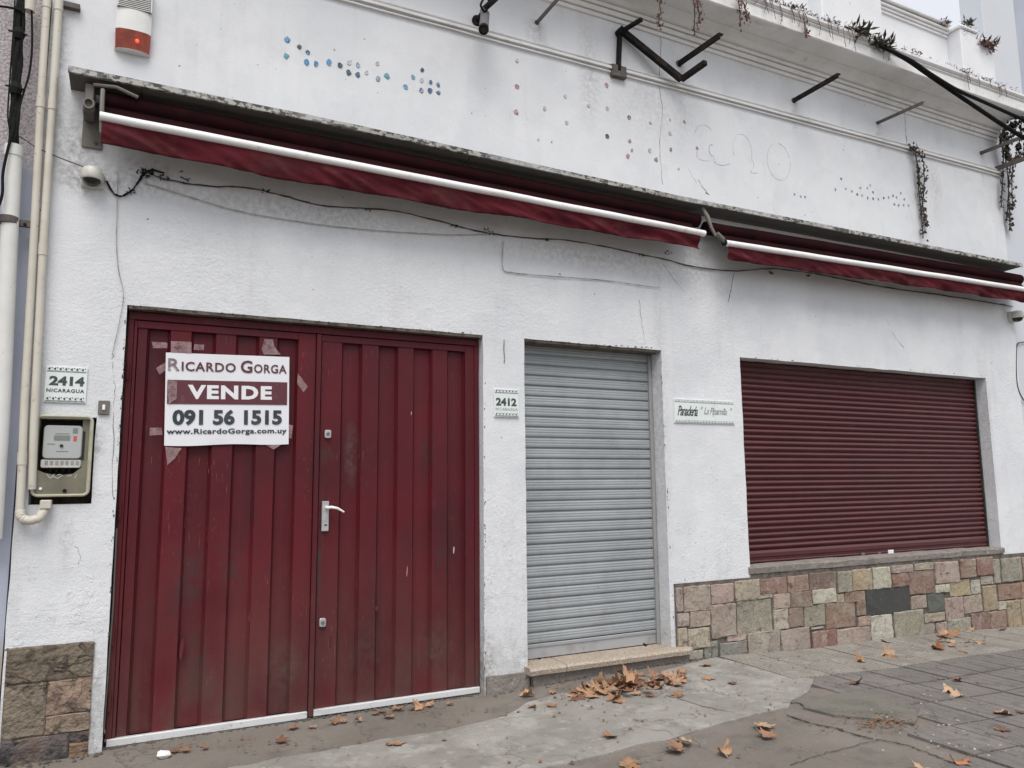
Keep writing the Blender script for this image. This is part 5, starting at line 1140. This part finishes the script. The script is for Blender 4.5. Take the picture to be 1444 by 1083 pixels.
# ------------------------------------------------------------------ fallen plane leaves
LM = []
def leaf_mesh(curl, seed):
    random.seed(seed); tips = [(-100, .30, 1), (-62, .92, 0), (-38, .48, 1), (-8, 1.0, 0), (18, .50, 1), (48, .95, 0), (90, .52, 1)]
    rad = []
    lob = [(90, 1.0), (35, .95), (145, .95), (-20, .72), (200, .72)]
    out = []
    for i in range(40):
        a = i * 9 - 90; best = .30
        for la, lr in lob:
            dd = abs((a - la + 180) % 360 - 180); best = max(best, lr * (max(0, 1 - dd / 42) ** .62))
        best = max(best, .52 if abs((a + 90 + 180) % 360 - 180) > 20 else .12)
        best *= ru(.88, 1.08); out.append((a, best))
    m = MB(); vs = [Vector((0, 0, 0))]; n = len(out)
    for fr in (.5, 1.0):
        for a, r in out: vs.append(Vector((math.cos(math.radians(a)) * r * fr, math.sin(math.radians(a)) * r * fr, 0)))
    c1, c2, ph = curl * ru(.5, 1.1), curl * ru(-.5, .8), ru(0, 6)
    for v in vs:
        r = v.length; v.z = c1 * (v.x * math.cos(ph) + v.y * math.sin(ph)) ** 2 + c2 * (v.x * math.sin(ph) - v.y * math.cos(ph)) ** 2 + (.16 * mn.noise((v.x * 2.4, v.y * 2.4, seed)) + .07 * mn.noise((v.x * 6, v.y * 6, seed))) * r + .05
    fs = [(0, 1 + i, 1 + (i + 1) % n) for i in range(n)] + [(1 + i, 1 + n + i, 1 + n + (i + 1) % n, 1 + (i + 1) % n) for i in range(n)]
    m.add(vs, fs)
    m.tube([(0, -.05, .045), (0, -.5, .03 + .06 * rnd()), (.1, -.95, .03)], [.02, .016, .014], 4)
    for v in m.v: v *= .085
    o = m.build('fallen_leaf', M_LEAF, base=(0, 0, 0), smooth='all', link=False); return o.data
LM = [leaf_mesh(c, 20 + i) for i, c in enumerate((.15, .35, .55, .25, .8, .45, 1.1, .3))]
random.seed(11)
LC = [(.36, .21, .12), (.30, .165, .09), (.40, .265, .165), (.24, .125, .07), (.16, .075, .045), (.33, .20, .125)]
GL = 'fallen dry plane leaves on the pavement'
def leafat(x, y, label, s=1.0, lift=0., col=None, mi=None, tl=.25):
    q = G(x, y)
    me = LM[mi if mi is not None else random.randrange(len(LM))]
    o = bpy.data.objects.new('fallen_leaf', me); COL.objects.link(o)
    o.location = q + Vector((0, 0, .014 + lift)); o.rotation_euler = (ru(-tl, tl), ru(-tl, tl), ru(0, 6.28)); o.scale = (s * ru(.72, 1.05), s * ru(.72, 1.05), s * ru(.7, 1.2))
    c = col or random.choice(LC); k = ru(.85, 1.15); o.color = (c[0] * k, c[1] * k, c[2] * k, 1); props(o, label, 'leaf', GL)
for x, y, s_ in ((395, 1048, .7), (415, 1029, .6), (262, 1062, .6), (245, 1062, .55), (290, 1058, .5)): leafat(x, y, 'dry brown leaf on the ground along the left gate leaf', s_, tl=.15)
for x, y, s_ in ((470, 1022, .7), (507, 1019, .5), (538, 1006, .7), (548, 1013, .8), (592, 1000, .8), (580, 1002, .5), (633, 995, .5)): leafat(x, y, 'dry brown leaf lying along the foot of the right gate leaf', s_, tl=.2)
leafat(556, 1053, 'star-shaped brown leaf alone on the pale cement below the right gate leaf', 1.0, mi=0, tl=.1)
leafat(626, 1047, 'tiny brown leaf scrap on the pale cement below the pier', .35, tl=.1)
for x, y, s_ in ((440, 1027, .5), (560, 1003, .75), (530, 1009, .6), (604, 997, .65), (484, 1020, .6)): leafat(x, y, 'dry brown leaf lying along the foot of the right gate leaf', s_, tl=.2)
for i in range(9): leafat(random.gauss(880, 60), random.gauss(980, 7), 'flat brown leaf scattered around the front of the granite step heap', ru(.4, .9), tl=.12)
for x, y in ((751, 1000), (777, 999)): leafat(x, y, 'leftmost leaf left of the heap by the granite step' if x < 760 else 'leaf between the leftmost leaf and the heap by the granite step', .7)
for i in range(64):
    x = min(960, max(812, random.gauss(884, 46))); y = 972 + random.gauss(0, 6.0) - (x - 885) * .13
    leafat(x, y, 'crumpled orange-brown leaf in the heap before the granite step', ru(.7, 1.15), ru(0, .045) * math.exp(-((x - 895) / 45) ** 2), tl=.30)
for x, y in ((955, 962), (945, 966)): leafat(x, y, 'tan leaf at the right tip of the heap before the granite step' if x > 950 else 'tan leaf overlapping the right side of the heap, below its tip leaf', 1.05)
leafat(863, 1042, 'single curled leaf in the middle of the pale cement patch', 1.0)
leafat(957, 984, 'lone leaf just below the right end of the heap', .9)
for x, y in ((998, 941), (996, 959)): leafat(x, y, 'tan leaf on pale cement, closer to the right end of the granite step' if y < 950 else 'wide tan leaf on pale cement below the one near the step end', .95, tl=.15)
leafat(1034, 967, 'small folded leaf at the edge of the pale ribbed tiles', .65)
for x, y in ((968, 1053), (951, 1064), (956, 1060)): leafat(x, y, 'upper curled leaf just below the pale cement edge' if y < 1055 else 'curled leaf beneath the upper one below the pale cement edge', .95, .01, tl=.5)
leafat(885, 1080, 'leaf cut off by the bottom frame edge below the cement patch', 1.0)
leafat(1018, 1065, 'pale leaf alone on dark concrete at bottom centre', .85, tl=.1)
for x, y in ((1074, 1027), (1083, 1042)): leafat(x, y, 'upper smaller leaf near the right corner of the cement patch' if y < 1035 else 'lower larger leaf near the right corner of the cement patch', 1.1, tl=.15)
for x, y in ((1252, 908), (1250, 927), (1258, 929)): leafat(x, y, 'leaf on the ribbed tiles below the white stone', 1.0, tl=.2)
leafat(1211, 936, 'round tan leaf on the pale ribbed tiles', .8, tl=.1)
leafat(1206, 967, 'curled leaf where pale and dark tiles meet', .9)
for i in range(13): leafat(random.gauss(1350, 20), random.gauss(900, 6), 'leaf in the loose heap against the stone facing at right', ru(.7, 1.15), ru(0, .03), tl=.5)
leafat(1320, 918, 'tightly curled dark orange leaf left of the loose heap', 1.2, mi=6, col=(.26, .11, .05), tl=.2); leafat(1358, 922, 'flat reddish leaf below the loose heap', .9, col=(.25, .12, .07), tl=.2)
leafat(1412, 891, 'small reddish leaf against the stone base at far right', .9, col=(.28, .13, .08))
leafat(1350, 963, 'small dark red leaf on the dark tiles', .6, col=(.2, .07, .05)); leafat(1381, 966, 'tiny tan leaf scrap on the dark tiles', .3)
for x, y in ((1337, 979), (1352, 985)): leafat(x, y, 'left half of a pale torn leaf on the dark tiles' if x < 1340 else 'right half of a pale torn leaf on the dark tiles', .85, tl=.1, col=(.45, .31, .2))
leafat(1413, 1009, 'upper tan leaf near the right frame edge', .95, tl=.1); leafat(1411, 1032, 'lower tan leaf near the right frame edge', .85, tl=.15); leafat(1444, 1009, 'leaf cut off by the right frame edge', .8)
leafat(1348, 1079, 'upright orange leaf at the bottom right edge', 1.0, mi=4, col=(.42, .18, .09), tl=.6); leafat(1300, 1088, 'dull leaf at the bottom edge left of the upright leaf', .8)
# crumbs, chips (uncountable)
def crumbs(spots_, mt, label, name, sz):
    m = MB()
    for (cx, cy, sx, sy, n) in spots_:
        for _ in range(n):
            q = G(random.gauss(cx, sx), random.gauss(cy, sy))
            if q.y > -.03: continue
            s_ = ru(.3, 1) * sz; a = ru(0, 6.28); u = Vector((math.cos(a), math.sin(a), ru(-.2, .2))) * s_; v = Vector((-math.sin(a), math.cos(a), ru(-.2, .3))) * s_ * ru(.3, .8); q.z += .017
            m.add([q - u, q - v, q + u, q + v + Vector((0, 0, .004))], [(0, 1, 2), (0, 2, 3)])
    props(m.build(name, mt), label, 'litter', kind='stuff')
crumbs([(1245, 1020, 22, 8, 110), (1260, 1025, 30, 4, 60), (900, 975, 50, 10, 70), (340, 1052, 70, 6, 50), (560, 1006, 60, 6, 60), (1350, 905, 30, 8, 50), (1100, 1000, 150, 40, 60), (1000, 1040, 300, 40, 60), (800, 1000, 60, 12, 40), (1130, 940, 80, 10, 30)], M_CRUMB, 'brown leaf crumbs strewn over the pavement', 'leaf_crumbs', .017)
crumbs([(1330, 1025, 50, 22, 34), (1290, 1010, 40, 15, 14), (1400, 1060, 40, 18, 20), (1240, 1000, 30, 10, 12)], M_CHIP, 'pale chips and droppings scattered on the dark tiles', 'pale_chips', .012)
# pavement cracks
def gcrack(pts, r=.0035, step=8):
    P3 = []
    for a, b in zip(pts, pts[1:]):
        A_, B_ = G(*a), G(*b)
        for i in range(step): q = A_.lerp(B_, i / step); q.z = gz(q.x, q.y) + .0075; q.x += ru(-.008, .008); q.y += ru(-.008, .008); P3.append(q)
    m = MB(); m.tube(P3, [r * ru(.5, 1.4) for _ in P3], 5); o = m.build('joint_crack', M_DIRT, PAV)
gcrack([(1104, 993), (1125, 992), (1140, 1000), (1160, 1001)]); gcrack([(1110, 1010), (1145, 1022), (1180, 1029), (1215, 1040), (1235, 1044)], .0038); gcrack([(1240, 1045), (1190, 1057), (1150, 1068), (1110, 1083)], .002); gcrack([(1235, 1044), (1285, 1054), (1320, 1068), (1350, 1080)], .003)
gcrack([(940, 982), (1000, 1000), (1040, 1008)], .003)
# crumpled paper by the gate
bm = bmesh.new(); bmesh.ops.create_icosphere(bm, subdivisions=3, radius=.033)
m = MB(); q = G(231, 1069)
m.add([q + Vector((v.co.x * 1.2, v.co.y, v.co.z * .62 + .020)) * 1 + Vector((mn.noise(v.co * 40) * .010, mn.noise(v.co * 35 + Vector((5, 0, 0))) * .010, mn.noise(v.co * 40 + Vector((0, 9, 0))) * .008)) for v in bm.verts], [[v.index for v in f.verts] for f in bm.faces]); bm.free()
props(m.build('crumpled_paper', M_PAPER), 'crumpled white paper on the ground by the left gate leaf', 'paper')
# black soil line and weeds where wall meets pavement are left as dirt in the joint
m = MB(); 
for i in range(900):
    x = ru(XL, XR); 
    if DX0 < x < DX1: y = ru(.02, .06)
    else: y = -.03 - abs(random.gauss(0, .03))
    z = gz(x, y) + .003; s_ = ru(.004, .014); m.add([(x - s_, y, z), (x, y - s_, z), (x + s_, y, z), (x, y + s_, z + s_ * .6)], [(0, 1, 3), (1, 2, 3), (2, 0, 3)])
props(m.build('gutter_dirt', M_DIRT), 'dark dirt crumbs gathered where the wall meets the pavement', 'dirt', kind='stuff')
# chipped dark edges round the openings
for (pts, n) in (([(178, 433), (172, 560), (160, 720), (147, 1060)], 46), ([(180, 431), (430, 452), (672, 471)], 60), ([(738, 479), (925, 491)], 30), ([(684, 480), (684, 700), (684, 985)], 26), ([(1042, 503), (1385, 530)], 14), ([(931, 491), (952, 905)], 20), ([(6, 916), (132, 909)], 26), ([(955, 825), (1058, 816)], 14)):
    m = MB(); P3 = [P(a, b, -.0015) for a, b in pts]
    for _ in range(n):
        t = rnd() * (len(P3) - 1); k_ = int(t); q = P3[k_].lerp(P3[k_ + 1], t - k_); s_ = ru(.002, .008); e = ru(1, 2.5); q = q + Vector((ru(-.005, .004), 0, ru(-.004, .006)))
        vert = abs(P3[0].x - P3[-1].x) < .3; a_, b_ = (s_ * .6, s_ * e) if vert else (s_ * e, s_ * .6)
        m.poly([q + Vector((a_ * math.cos(j * 1.05) * ru(.6, 1.1), -.001, b_ * math.sin(j * 1.05) * ru(.6, 1.1))) for j in range(6)], .004, Vector((0, 1, 0)))
    props(m.build('edge_chips', M_MORT, BLD), kind='stuff')
bpy.context.view_layer.update()
